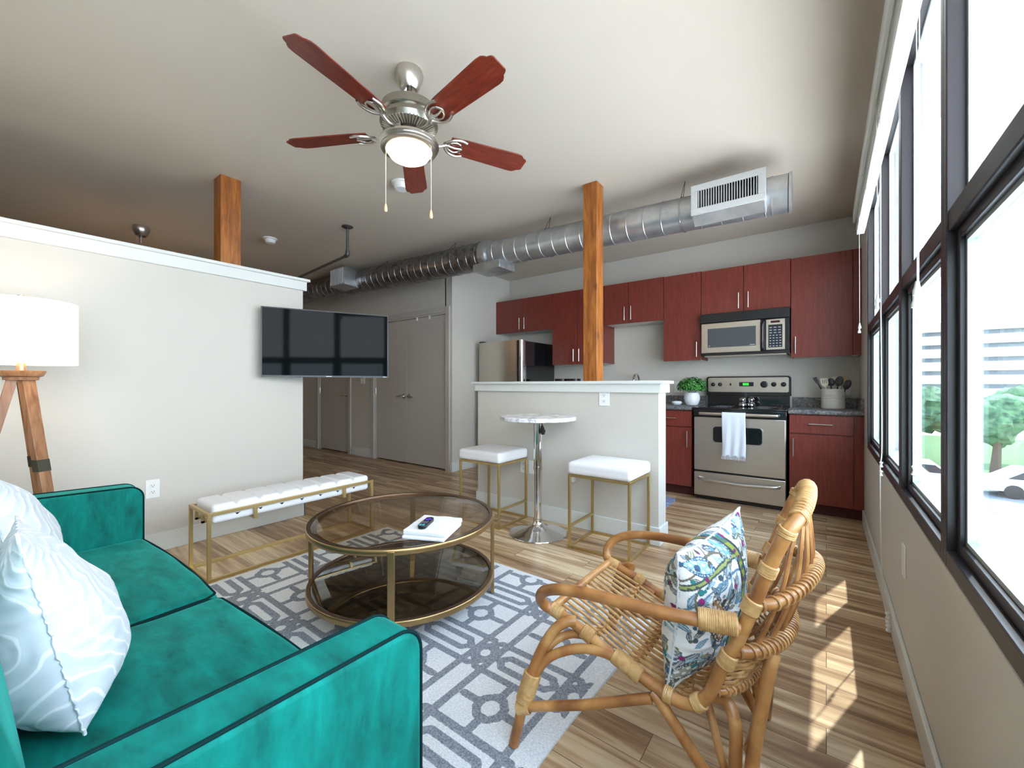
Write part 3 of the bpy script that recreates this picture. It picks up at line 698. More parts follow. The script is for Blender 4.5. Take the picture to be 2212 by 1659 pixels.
# ------------------------------------------------------------------ range
RX0, RX1, RF = -1.072, -0.282, 4.455
L = ((RX0+RX1)/2, RF+0.03, 0)
t = thing('cooking_range', 'stainless steel and black electric range between the base cabinets', 'stove', L)
b = B(); box(b, RX0+0.004, RX1-0.004, RF+0.04, 5.10, 0.02, 0.90); obj('range_body', b, M_black, t, L, bevel=0.003)
b = B(); box(b, RX0-0.004, RX1+0.004, RF+0.005, 5.06, 0.898, 0.918); box(b, RX0, RX1, RF+0.005, RF+0.04, 0.83, 0.90); ck = obj('cooktop', b, M_black, t, L, bevel=0.006)
for (x, y, r) in ((-0.86, 4.68, 0.10), (-0.50, 4.68, 0.085), (-0.86, 4.92, 0.085), (-0.50, 4.92, 0.10)):
    b = B(); lathe(b, [(r-0.003, 0.9185), (r-0.003, 0.9192), (r, 0.9192), (r, 0.9185)], (x, y, 0), 40); lathe(b, [(r*0.6, 0.9185), (r*0.6, 0.919), (r*0.6+0.002, 0.919), (r*0.6+0.002, 0.9185)], (x, y, 0), 40)
    obj('burner_mark', b, mat('burner_ring', (0.25, 0.25, 0.27), 0.4), ck, L, flat=True)
b = B(); box(b, RX0+0.008, RX1-0.008, RF, RF+0.04, 0.295, 0.825); od = obj('oven_door', b, M_steel, t, L, bevel=0.005)
b = B(); prism(b, rrect(-0.895, -0.465, 0.575, 0.745, 0.035), 1, RF-0.004, RF+0.002); obj('window_trim', b, M_steelbar, od, L, bevel=0.001)
b = B(); prism(b, rrect(-0.887, -0.473, 0.583, 0.737, 0.03), 1, RF-0.006, RF+0.002); obj('oven_window', b, M_black, od, L)
b = B(); hy = RF-0.045
tube(b, spl([(RX0+0.06, RF+0.01, 0.862), (RX0+0.065, hy+0.01, 0.862), (RX0+0.09, hy, 0.862), (-0.9, hy-0.004, 0.862), (-0.677, hy-0.006, 0.862), (-0.45, hy-0.004, 0.862), (RX1-0.09, hy, 0.862), (RX1-0.065, hy+0.01, 0.862), (RX1-0.06, RF+0.01, 0.862)], 5), 0.0125, 14, ell=(1.15, 0.8))
obj('door_handle', b, M_steelbar, od, L)
b = B(); box(b, RX0+0.008, RX1-0.008, RF, RF+0.04, 0.045, 0.278); dw = obj('warming_drawer', b, M_steel, t, L, bevel=0.005)
b = B(); tube(b, spl([(RX0+0.05, RF+0.005, 0.215), (RX0+0.08, RF-0.03, 0.213), (RX0+0.2, RF-0.04, 0.207), (-0.677, RF-0.042, 0.200), (RX1-0.2, RF-0.04, 0.207), (RX1-0.08, RF-0.03, 0.213), (RX1-0.05, RF+0.005, 0.215)], 5), 0.011, 14, ell=(1.3, 0.8)); obj('drawer_handle', b, M_steelbar, dw, L)
b = B(); box(b, RX0+0.02, RX1-0.02, RF+0.05, 5.08, 0.0, 0.03); obj('toe_base', b, M_blackp, t, L)
# backguard
b = B(); box(b, RX0+0.012, RX1-0.012, 5.055, 5.10, 0.91, 1.09)
prism(b, rrect(RX0, RX1, 1.03, 1.235, 0.03, corners=(1, 1, 0, 0)), 1, 5.035, 5.11); bgd = obj('backguard', b, M_black, t, L, bevel=0.004)
b = B(); prism(b, rrect(RX0+0.018, RX1-0.018, 1.065, 1.222, 0.02), 1, 5.028, 5.036); obj('control_panel', b, M_steel, bgd, L, bevel=0.002)
for (x, r) in ((-1.0, 0.021), (-0.93, 0.021), (-0.515, 0.034), (-0.43, 0.023), (-0.345, 0.023)):
    b = B(); lathe(b, [(0, 0), (r, 0), (r, 0.008), (r*0.72, 0.012), (r*0.66, 0.028), (0, 0.03)], (x, 5.028, 1.148), 24, Matrix.Rotation(PI/2, 4, 'X'))
    box(b, x-0.0035, x+0.0035, 4.992, 5.0, 1.148-r*0.6, 1.148+r*0.6); obj('control_knob', b, M_blackp, bgd, L)
b = B(); prism(b, rrect(-0.745, -0.61, 1.128, 1.172, 0.008), 1, 5.022, 5.029); cl = obj('clock_display', b, M_blackp, bgd, L)
M_green = emis('green_led', (0.02, 0.5, 0.03), 1.0)
b = B(); box(b, -0.71, -0.655, 5.0205, 5.0215, 1.138, 1.162); obj('display_screen', b, M_green, cl, L, flat=True)
M_greenb = emis('green_led_digits', (0.2, 1.0, 0.2), 1.5)
def seg7(ch, x, z, w, h, b, y):
    S = {'a': (0, h, w, h), 'd': (0, 0, w, 0), 'g': (0, h/2, w, h/2), 'f': (0, h/2, 0, h), 'e': (0, 0, 0, h/2), 'b': (w, h/2, w, h), 'c': (w, 0, w, h/2)}
    on = {'0': 'abcdef', '1': 'bc', '2': 'abged', '3': 'abgcd', '4': 'fgbc', '5': 'afgcd', '6': 'afgedc', '7': 'abc', '8': 'abcdefg', '9': 'abcdfg'}[ch]
    for s in on:
        a = S[s]; box(b, x+a[0]-0.0009, x+a[2]+0.0009, y-0.0006, y, z+a[1]-0.0009, z+a[3]+0.0009)
b = B(); box(b, -0.985+0.15, -0.985+0.165, 5.021, 5.029, 1.135, 1.16); obj('rocker_switch', b, M_blackp, bgd, L)

# microwave
MX0, MX1, MF = -1.07, -0.278, 4.735
L = ((MX0+MX1)/2, MF+0.05, 1.45)
t = thing('microwave', 'over-range stainless microwave with black vent strip under the wall cabinets', 'microwave', L)
b = B(); box(b, MX0, MX1, MF+0.03, KY-0.002, 1.450, 1.888); obj('microwave_body', b, M_black, t, L, bevel=0.004)
b = B(); box(b, MX0, MX1, MF, MF+0.03, 1.792, 1.886); 
vt = obj('vent_strip', b, M_blackp, t, L, bevel=0.004)
b = B()
for k in range(7): box(b, MX0+0.04, MX1-0.09, MF-0.003, MF, 1.803+k*0.011, 1.8075+k*0.011)
obj('vent_louver', b, M_blackp, vt, L, flat=True)
b = B(); box(b, MX0+0.012, -0.515, MF-0.004, MF+0.03, 1.475, 1.785); dd = obj('microwave_door', b, M_steel, t, L, bevel=0.005)
b = B(); box(b, -0.995, -0.555, MF-0.0065, MF-0.003, 1.532, 1.728); obj('door_window', b, mat('grey_window', (0.07, 0.08, 0.085), 0.12), dd, L)
b = B(); lathe(b, [(0, 0), (0.007, 0), (0.007, 0.0008), (0, 0.0008)], (-0.978, MF-0.0065, 1.548), 16, Matrix.Rotation(PI/2, 4, 'X')); obj('round_badge', b, M_steelbar, dd, L)
b = B()
for k in range(6): box(b, -0.608+k*0.008, -0.603+k*0.008, MF-0.0072, MF-0.0065, 1.541, 1.5465)
obj('door_lettering', b, M_white, dd, L, flat=True)
b = B(); tube(b, spl([(-0.497, MF-0.0, 1.76), (-0.497, MF-0.03, 1.74), (-0.497, MF-0.034, 1.63), (-0.497, MF-0.03, 1.51), (-0.497, MF, 1.49)], 5), 0.013, 12); obj('door_handle', b, M_black, dd, L)
b = B(); box(b, -0.515, MX1, MF, MF+0.03, 1.475, 1.785); obj('panel_surround', b, M_black, t, L, bevel=0.003)
b = B(); box(b, -0.470, -0.315, MF-0.005, MF+0.01, 1.483, 1.778); cp = obj('control_panel', b, M_steel, t, L, bevel=0.003)
b = B(); box(b, -0.45, -0.335, MF-0.007, MF-0.004, 1.505, 1.725); kp = obj('keypad', b, M_blackp, cp, L)
b = B()
for r in range(8):
    for c in range(4 if r > 2 else 3):
        w = 0.022 if r > 2 else 0.028; xx = -0.444+c*(0.027 if r > 2 else 0.036)
        box(b, xx+0.003, xx+w-0.003, MF-0.0078, MF-0.007, 1.515+(7-r)*0.0255, 1.523+(7-r)*0.0255)
obj('keypad_marks', b, mat('keypad_print', (0.35, 0.42, 0.5), 0.5), kp, L, flat=True)
b = B(); box(b, -0.43, -0.355, MF-0.007, MF-0.004, 1.742, 1.763); obj('display_screen', b, mat('dim_display', (0.06, 0.02, 0.02), 0.2), cp, L)
b = B(); box(b, MX0+0.03, MX1-0.03, MF+0.06, KY-0.05, 1.44, 1.45)
obj('grease_filter', b, M_steel, t, L)

# refrigerator
L = (-3.46, 4.35, 0)
t = thing('refrigerator', 'stainless top-freezer refrigerator with black sides behind the half wall', 'refrigerator', L)
b = B(); box(b, -3.82, -3.085, 4.385, 5.09, 0.04, 1.71); obj('fridge_body', b, M_black, t, L, bevel=0.005)
def fdoor(z0, z1, nm):
    b = B(); prism(b, [(-3.835, 4.38), (-3.835, 4.325), (-3.82, 4.312), (-3.2, 4.300), (-3.13, 4.302), (-3.105, 4.32), (-3.10, 4.345), (-3.10, 4.38)], 2, z0, z1)
    d = obj(nm, b, M_steel, t, L, sharp=50)
    b = B(); prism(b, [(-3.125, 4.297), (-3.105, 4.290), (-3.085, 4.30), (-3.078, 4.33), (-3.085, 4.378), (-3.10, 4.378)], 2, z0+0.002, z1-0.002); obj('edge_strip', b, M_chrome, d, L, sharp=60)
    b = B(); prism(b, [(-3.165, 4.2985), (-3.15, 4.293), (-3.132, 4.296), (-3.128, 4.305), (-3.165, 4.305)], 2, z0+0.01, z1-0.005); obj('door_grip', b, M_blackp, d, L)
fdoor(1.16, 1.72, 'freezer_door'); fdoor(0.11, 1.148, 'fridge_door')
b = B(); box(b, -3.82, -3.1, 4.36, 4.39, 0.01, 0.10)
for k in range(12): box(b, -3.80+k*0.058, -3.77+k*0.058, 4.352, 4.362, 0.02, 0.09)
obj('kick_grille', b, M_blackp, t, L)
b = B(); box(b, -3.82, -3.74, 4.31, 4.37, 1.72, 1.735); obj('hinge_cover', b, M_blackp, t, L, bevel=0.003)

# faucet
L = (-1.83, 5.02, 0.922)
t = thing('kitchen_faucet', 'chrome arched faucet tip showing above the half wall', 'faucet', L)
b = B(); lathe(b, [(0, 0), (0.028, 0), (0.026, 0.02), (0.016, 0.05), (0.014, 0.06)], L, 20); obj('faucet_base', b, M_chrome, t, L)
b = B(); tube(b, spl([(-1.83, 5.02, 0.97), (-1.83, 5.02, 1.16), (-1.83, 5.00, 1.23), (-1.83, 4.94, 1.275), (-1.83, 4.87, 1.26), (-1.83, 4.83, 1.21), (-1.83, 4.82, 1.15)], 7), 0.012, 14); obj('spout', b, M_chrome, t, L)
b = B(); tube(b, [(-1.78, 5.02, 0.96), (-1.75, 5.01, 0.99), (-1.72, 5.0, 1.03)], 0.008, 10); obj('faucet_lever', b, M_chrome, t, L)
# dark bowls on a stand behind half wall: small dark cups standing on a counter rack
for (x, lab) in ((-2.79, 'left of the two small dark bowls peeking over the half wall'), (-2.60, 'right of the two small dark bowls peeking over the half wall')):
    b = B(); lathe(b, [(0, 0), (0.05, 0), (0.055, 0.01), (0.075, 0.11), (0.085, 0.30), (0.082, 0.30), (0.07, 0.12), (0.045, 0.02), (0, 0.02)], (x, 4.78, 0.923), 28)
    tag(obj('dark_bowl', b, mat('dark_ceramic', (0.03, 0.01, 0.012), 0.25)), lab, 'bowl', 'dark bowls on the kitchen counter')

# plant on counter
PLX, PLY = -1.185, 4.87
t = thing('potted_plant', 'bushy green plant in a white dimpled pot left of the range', 'plant', (PLX, PLY, 0.923)); L = (PLX, PLY, 0.923)
b = B(); lathe(b, [(0, 0), (0.055, 0), (0.07, 0.02), (0.082, 0.06), (0.080, 0.10), (0.068, 0.135), (0.062, 0.132), (0.06, 0.115), (0, 0.115)], L, 36)
for v in b.verts:
    q = v.co-Vector(L); 
    if 0.015 < q.z < 0.12 and q.xy.length > 0.06:
        a = math.atan2(q.y, q.x); k = 0.0022*math.cos(a*18+ (q.z*70))
        v.co.x += q.x/q.xy.length*k; v.co.y += q.y/q.xy.length*k
obj('plant_pot', b, mat('white_ceramic', (0.82, 0.84, 0.86), 0.2), t, L)
b = B(); rnd = random.Random(7)
for k in range(1300):
    a = rnd.uniform(0, 2*PI); u = rnd.uniform(-0.45, 1); rr = 0.86+rnd.uniform(-0.3, 0.3)
    s = math.sqrt(max(0, 1-u*u)); p = Vector((PLX+math.cos(a)*s*0.135*rr, PLY+math.sin(a)*s*0.125*rr, 1.125+u*0.095*rr))
    n = Vector((math.cos(a)*s, math.sin(a)*s, u+0.4)).normalized(); tx = n.orthogonal().normalized(); tx.rotate(Matrix.Rotation(rnd.uniform(0, 2*PI), 3, n)); ty = n.cross(tx)
    sz = rnd.uniform(0.010, 0.020)
    q = [p-tx*sz, p-ty*sz*0.55+n*0.003, p+tx*sz-n*0.004, p+ty*sz*0.55+n*0.003]
    b.faces.new([b.verts.new(v) for v in q])
def leafm():
    m = mat('boxwood_leaf', (0.05, 0.2, 0.03), 0.5); N, Lk, bs = nt(m)
    n = ntex(m, s=60, detail=1); r = ramp(m, n.outputs[0], [(0.35, (0.015, 0.09, 0.012)), (0.5, (0.04, 0.22, 0.03)), (0.68, (0.16, 0.42, 0.10))]); Lk.new(r.outputs[0], bs.inputs['Base Color']); return m
obj('foliage', b, leafm(), t, L, flat=True)
b = B()
for k in range(9):
    a = k*0.7; tube(b, [(PLX+0.02*math.cos(a), PLY+0.02*math.sin(a), 1.03), (PLX+0.06*math.cos(a), PLY+0.06*math.sin(a), 1.12)], 0.002, 5)
obj('stem', b, mat('plant_stem', (0.1, 0.15, 0.04), 0.6), t, L)
b = B(); lathe(b, [(0, 0), (0.035, 0), (0.05, 0.012), (0.055, 0.024), (0.048, 0.036), (0.02, 0.042), (0, 0.043)], (-1.335, 4.83, 0.923), 28)
tag(obj('white_dish', b, mat('white_glaze', (0.8, 0.84, 0.88), 0.2)), 'small rounded white lidded dish left of the potted plant', 'dish')
# salt and pepper
for (x, y, lab) in ((-0.685, 4.83, 'round chrome shaker on the cooktop, left of the pair'), (-0.612, 4.86, 'round chrome shaker on the cooktop, right of the pair')):
    t = thing('salt_shaker', lab, 'shaker', (x, y, 0.919), group='chrome shakers on the range')
    b = B(); lathe(b, [(0, 0), (0.024, 0), (0.036, 0.012), (0.037, 0.03), (0.022, 0.046), (0, 0.047)], seg=24); obj('shaker_body', b, M_chrome, t)
    b = B(); lathe(b, [(0, 0.044), (0.02, 0.045), (0.03, 0.06), (0.03, 0.078), (0.018, 0.092), (0, 0.095)], seg=24); obj('shaker_cap', b, M_chrome, t)
# crock + utensils
CX, CY = 0.05, 4.86
t = thing('utensil_crock', 'cream ribbed ceramic crock on the right countertop', 'crock', (CX, CY, 0.923))
b = B(); pr = [(0, 0), (0.085, 0), (0.09, 0.006), (0.09, 0.02)]+[(0.09+0.0012*math.sin(z*500), z) for z in [0.02+k*0.006 for k in range(25)]]+[(0.09, 0.178), (0.087, 0.182), (0.082, 0.18), (0.08, 0.02), (0, 0.018)]
lathe(b, pr, seg=40); obj('crock_body', b, mat('cream_ceramic', (0.68, 0.64, 0.58), 0.4), t)
M_ubk = mat('black_nylon', (0.015, 0.015, 0.017), 0.4); M_ucr = mat('cream_silicone', (0.7, 0.62, 0.5), 0.5); M_uwd = mat('beech', (0.55, 0.36, 0.2), 0.5)
def utensil(name, lab, base_o, tip, head, m):
    P0 = Vector((CX+base_o[0], CY+base_o[1], 0.945)); P1 = Vector(tip); d = (P1-P0).normalized()
    t = thing(name, lab, 'utensil', P0, group='utensils in the crock')
    b = B(); tube(b, [P0, P1], 0.005, 8); obj('utensil_handle', b, m, t, P0)
    vw = Vector((0, -1, 0)); sx = d.cross(vw).normalized(); ny = sx.cross(d).normalized()
    b = B()
    w, h, th = head[1], head[2], 0.004
    if head[0] == 'spoon':
        n = 16; ring = [P1+d*(h/2)+sx*(w/2*math.cos(2*PI*k/n))+d*(h/2*math.sin(2*PI*k/n)) for k in range(n)]
        for s in (-1, 1):
            c = b.verts.new(P1+d*(h/2)+ny*(0.010 if s > 0 else 0.006)); vs = [b.verts.new(p+ny*(0.0 if s > 0 else -0.003)) for p in ring]
            for k in range(n): b.faces.new((vs[k], vs[(k+1) % n], c))
    else:
        pts = [(-w*0.18, 0), (-w*0.5, h*0.35), (-w*0.5, h), (w*0.5, h), (w*0.5, h*0.35), (w*0.18, 0)]
        A = [b.verts.new(P1+sx*x+d*y+ny*th/2) for x, y in pts]; C = [b.verts.new(P1+sx*x+d*y-ny*th/2) for x, y in pts]
        b.faces.new(A); b.faces.new(C[::-1])
        for k in range(6): b.faces.new((A[k], A[(k+1) % 6], C[(k+1) % 6], C[k]))
    hd = obj('utensil_head', b, m, t, P0)
    if head[0] == 'slot':
        b = B()
        for k in (-1, 0, 1):
            c = P1+sx*(k*w*0.25); A = [b.verts.new(c+sx*x+d*y+ny*(th/2+0.0006)) for x, y in ((-0.002, h*0.4), (0.002, h*0.4), (0.002, h*0.85), (-0.002, h*0.85))]; b.faces.new(A)
        obj('slots', b, M_dark, hd, P0, flat=True)
utensil('spatula', 'cream slotted spatula leaning left out of the crock', (-0.02, -0.02, 0), (-0.005, 4.83, 1.125), ('slot', 0.055, 0.08), M_ucr)
utensil('serving_spoon', 'black spoon standing nearly upright left of centre in the crock', (-0.01, 0.0, 0), (0.035, 4.84, 1.13), ('spoon', 0.06, 0.075), M_ubk)
utensil('serving_spoon', 'larger black spoon in the middle of the crock', (0.0, -0.02, 0), (0.085, 4.83, 1.13), ('spoon', 0.062, 0.095), M_ubk)
utensil('turner', 'black utensil drooping far left over the crock rim', (-0.01, 0.03, 0), (-0.06, 4.87, 1.15), ('spat', 0.03, 0.07), M_ubk)
utensil('wooden_spatula', 'cream spatula at the back of the crock', (0.0, 0.04, 0), (0.06, 4.91, 1.16), ('spat', 0.05, 0.06), M_ucr)
utensil('wooden_spoon', 'tan spatula leaning right out of the crock', (0.03, 0.0, 0), (0.115, 4.86, 1.13), ('spat', 0.05, 0.09), M_uwd)
utensil('ladle', 'black ladle drooping over the right rim of the crock', (0.03, -0.02, 0), (0.135, 4.82, 1.10), ('spoon', 0.055, 0.095), M_ubk)
# towel on oven handle
b = B(); n1, n2 = 22, 30; vs = []
for j in range(n2+1):
    row = []
    for i in range(n1+1):
        x = -0.80+0.20*i/n1; s = j/n2; L_ = 0.40
        if s < 0.12: a = s/0.12*PI/2+PI/2; y = hy+0.019*math.cos(a)*-1 if False else hy-0.018*math.sin((s/0.12)*PI/2); z = 0.862+0.018*math.cos((s/0.12)*PI/2)
        else:
            q = (s-0.12)/0.88; y = hy-0.018-0.006*q; z = 0.862-q*(L_+0.01*math.sin(i*0.9))
            y += 0.006*math.sin(i*0.8+q*2)*q; x += 0.008*math.sin(q*3)*q
        row.append(b.verts.new((x, y, z)))
    vs.append(row)
for j in range(n2):
    for i in range(n1): b.faces.new((vs[j][i], vs[j][i+1], vs[j+1][i+1], vs[j+1][i]))
L = (-0.70, hy, 0.862)
t = thing('dish_towel', 'pale blue-white fringed towel hanging over the oven handle', 'towel', L)
o = obj('towel_cloth', b, M_towel, t, L); md = o.modifiers.new('solid', 'SOLIDIFY'); md.thickness = 0.004; md.offset = 0
b = B()
for k in range(30):
    x = -0.80+0.2*k/29+0.008*math.sin(3); z = 0.862-0.405; tube(b, [(x, hy-0.022, z+0.012), (x+random.uniform(-0.003, 0.003), hy-0.022, z-0.022)], 0.0016, 5)
obj('fringe', b, M_towel, t, L)
# kitchen mat
def matmat():
    m = mat('blue_mat', (0.1, 0.15, 0.4), 0.9); N, Lk, bs = nt(m)
    t = N.new('ShaderNodeTexCoord'); v = N.new('ShaderNodeTexWave'); v.wave_type = 'RINGS'; v.inputs['Scale'].default_value = 9; v.inputs['Distortion'].default_value = 3
    Lk.new(t.outputs['Object'], v.inputs['Vector']); r = ramp(m, v.outputs[0], [(0.4, (0.05, 0.08, 0.28)), (0.6, (0.42, 0.48, 0.62))]); Lk.new(r.outputs[0], bs.inputs['Base Color']); return m
b = B(); prism(b, rrect(-0.5, 0.5, -0.23, 0.23, 0.06), 2, 0, 0.008); o = obj('kitchen_mat', b, matmat()); o.location = (-1.69, 4.09, 0.0)
tag(o, 'blue patterned kitchen mat edge showing past the end of the half wall', 'mat')

# ------------------------------------------------------------------ television
TVA, TVB = Vector((-3.585, 1.44, 0)), Vector((-3.18, 2.345, 0))
tc_ = (TVA+TVB)/2; ang = math.atan2((TVB-TVA).y, (TVB-TVA).x); wtv = (TVB-TVA).length
t = thing('television', 'black flat screen television on a swivel arm at the partition wall end', 'television', (tc_.x, tc_.y, 1.488), ang)
hw, hh = wtv/2, 0.281
b = B(); box(b, -hw, hw, 0.0, 0.022, -hh, hh); box(b, -hw*0.7, hw*0.7, 0.022, 0.055, -hh*0.85, hh*0.5); obj('tv_housing', b, M_blackp, t, bevel=0.003)
b = B()
for (a, c, d, e) in ((-hw, hw, hh-0.008, hh), (-hw, hw, -hh, -hh+0.014), (-hw, -hw+0.008, -hh+0.014, hh-0.008), (hw-0.008, hw, -hh+0.014, hh-0.008)): box(b, a, c, -0.004, 0.0, d, e)
obj('bezel', b, mat('dark_bezel', (0.01, 0.012, 0.02), 0.3), t)
b = B(); box(b, -hw+0.008, hw-0.008, -0.0015, 0.0, -hh+0.014, hh-0.008); obj('screen', b, M_screen, t, flat=True)
b = B()
for k in range(7): box(b, 0.0+k*0.0062-0.02, 0.0+k*0.0062-0.0155, -0.0048, -0.004, -hh+0.004, -hh+0.0095)
for k in range(5): box(b, hw-0.045+k*0.0055, hw-0.0412+k*0.0055, -0.0048, -0.004, -hh+0.004, -hh+0.0095)
obj('maker_mark', b, M_white, t, flat=True)
b = B(); prism(b, [(-0.10, 0.055), (0.10, 0.055), (0.10, 0.067), (-0.10, 0.067)], 2, -0.1, 0.1); obj('mount_plate', b, M_blackp, t)
b = B(); iv = Matrix.Rotation(-ang, 4, 'Z')
w1 = iv @ Vector((PX-tc_.x, 1.60-tc_.y, 0)); box(b, -0.02, 0.02, 0.06, 0.11, -0.03, 0.03); tube(b, [(0, 0.09, 0), (w1.x+0.03, w1.y+0.0, 0)], 0.016, 10); obj('swivel_arm', b, M_blackp, t)

# ------------------------------------------------------------------ floor lamp
LX, LY = -3.22, 0.185
L = (LX, LY, 0)
t = thing('floor_lamp', 'wooden tripod floor lamp with a white drum shade behind the sofa', 'lamp', L)
b = B()
lathe(b, [(0.197, 1.245), (0.200, 1.245), (0.200, 1.560), (0.197, 1.560), (0.197, 1.245)], (LX, LY, 0), 64); obj('lamp_shade', b, M_shade, t, L)
b = B(); lathe(b, [(0, 1.165), (0.06, 1.165), (0.062, 1.18), (0.075, 1.185), (0.085, 1.205), (0.086, 1.212), (0, 1.212)], (LX, LY, 0), 40); obj('tripod_hub', b, M_lampwood, t, L)
b = B(); tube(b, [(LX, LY, 1.21), (LX, LY, 1.275)], 0.017, 16); obj('lamp_stem', b, M_copper, t, L)
b = B(); tube(b, [(LX, LY, 1.275), (LX, LY, 1.55)], 0.005, 8)
for a in (0, 2.094, 4.189): tube(b, [(LX, LY, 1.535), (LX+0.198*math.cos(a), LY+0.198*math.sin(a), 1.545)], 0.002, 6)
obj('shade_spider', b, M_nickel, t, L)
b = B(); lathe(b, [(0, 1.59), (0.013, 1.59), (0.013, 1.565), (0.005, 1.56), (0.005, 1.54), (0, 1.54)], (LX, LY, 0), 14); obj('finial', b, M_copper, t, L)
for a in (math.radians(30), math.radians(150), math.radians(270)):
    d = Vector((math.cos(a), math.sin(a), 0)); s = Vector((-d.y, d.x, 0))
    p0 = Vector((LX, LY, 1.168))+d*0.03; p1 = Vector((LX, LY, 0.0))+d*0.27
    b = B(); A = []
    for p, w in ((p0, 0.026), (p1, 0.021)):
        A.append([b.verts.new(p+d*(w*0.7*i)+s*(w*j)) for i, j in ((-1, -1), (1, -1), (1, 1), (-1, 1))])
    b.faces.new(A[0]); b.faces.new(A[1][::-1])
    for k in range(4): b.faces.new((A[0][k], A[0][(k+1) % 4], A[1][(k+1) % 4], A[1][k]))
    lg = obj('leg', b, M_lampwood, t, L, bevel=0.002)
    b = B(); q0 = p0.lerp(p1, 0.34); q1 = p0.lerp(p1, 0.39); A = []
    for p in (q0, q1): A.append([b.verts.new(p+d*(0.0182*i)+s*(0.0255*j)) for i, j in ((-1, -1), (1, -1), (1, 1), (-1, 1))])
    b.faces.new(A[0]); b.faces.new(A[1][::-1])
    for k in range(4): b.faces.new((A[0][k], A[0][(k+1) % 4], A[1][(k+1) % 4], A[1][k]))
    obj('metal_band', b, mat('bronze_band', (0.12, 0.11, 0.08), 0.35, 0.8), lg, L)
pl = bpy.data.lights.new('lamp_bulb', 'POINT'); pl.energy = 2; pl.color = (1, 0.82, 0.6); pl.shadow_soft_size = 0.04
po = bpy.data.objects.new('lamp_bulb', pl); COL.objects.link(po); po.location = (LX, LY, 1.42)

# ------------------------------------------------------------------ rug
def seg_d(px, py, a, b_):
    vx, vy = b_[0]-a[0], b_[1]-a[1]; l = vx*vx+vy*vy
    t = max(0, min(1, ((px-a[0])*vx+(py-a[1])*vy)/l)) if l else 0
    return math.hypot(px-a[0]-t*vx, py-a[1]-t*vy)
TP = 0.44      # pattern repeat
def octo(cx, cy, rx, ry, k=0.42):
    P = [(cx-rx*k, cy-ry), (cx+rx*k, cy-ry), (cx+rx, cy-ry*k), (cx+rx, cy+ry*k), (cx+rx*k, cy+ry), (cx-rx*k, cy+ry), (cx-rx, cy+ry*k), (cx-rx, cy-ry*k)]
    return [(P[i], P[(i+1) % 8]) for i in range(8)]
def octo2(cx, cy, rx, ry, c):
    P = [(cx-rx+c, cy-ry), (cx+rx-c, cy-ry), (cx+rx, cy-ry+c), (cx+rx, cy+ry-c), (cx+rx-c, cy+ry), (cx-rx+c, cy+ry), (cx-rx, cy+ry-c), (cx-rx, cy-ry+c)]
    return [(P[i], P[(i+1) % 8]) for i in range(8)]
T = TP
SEG = []
for ox in (-1, 0, 1):
    for oy in (-1, 0, 1):
        X0, Y0 = ox*T, oy*T
        for (cx, cy, h) in ((X0, Y0, 1), (X0+T/2, Y0+T/2, 0)):
            a_, b2 = 0.258, 0.088
            SEG += octo2(cx, cy, a_, b2, 0.06) if h else octo2(cx, cy, 0.055, a_, 0.04)
            SEG += octo2(cx, cy, 0.135, 0.033, 0.03) if h else []
        SEG += octo(X0, Y0+T/2, 0.05, 0.05)
        SEG += [((X0, Y0+T/2+0.05), (X0, Y0+T-0.088)), ((X0, Y0+0.088), (X0, Y0+T/2-0.05)), ((X0+0.05, Y0+T/2), (X0+T/2-0.088, Y0+T/2)), ((X0-0.05, Y0+T/2), (X0-T/2+0.088, Y0+T/2))]
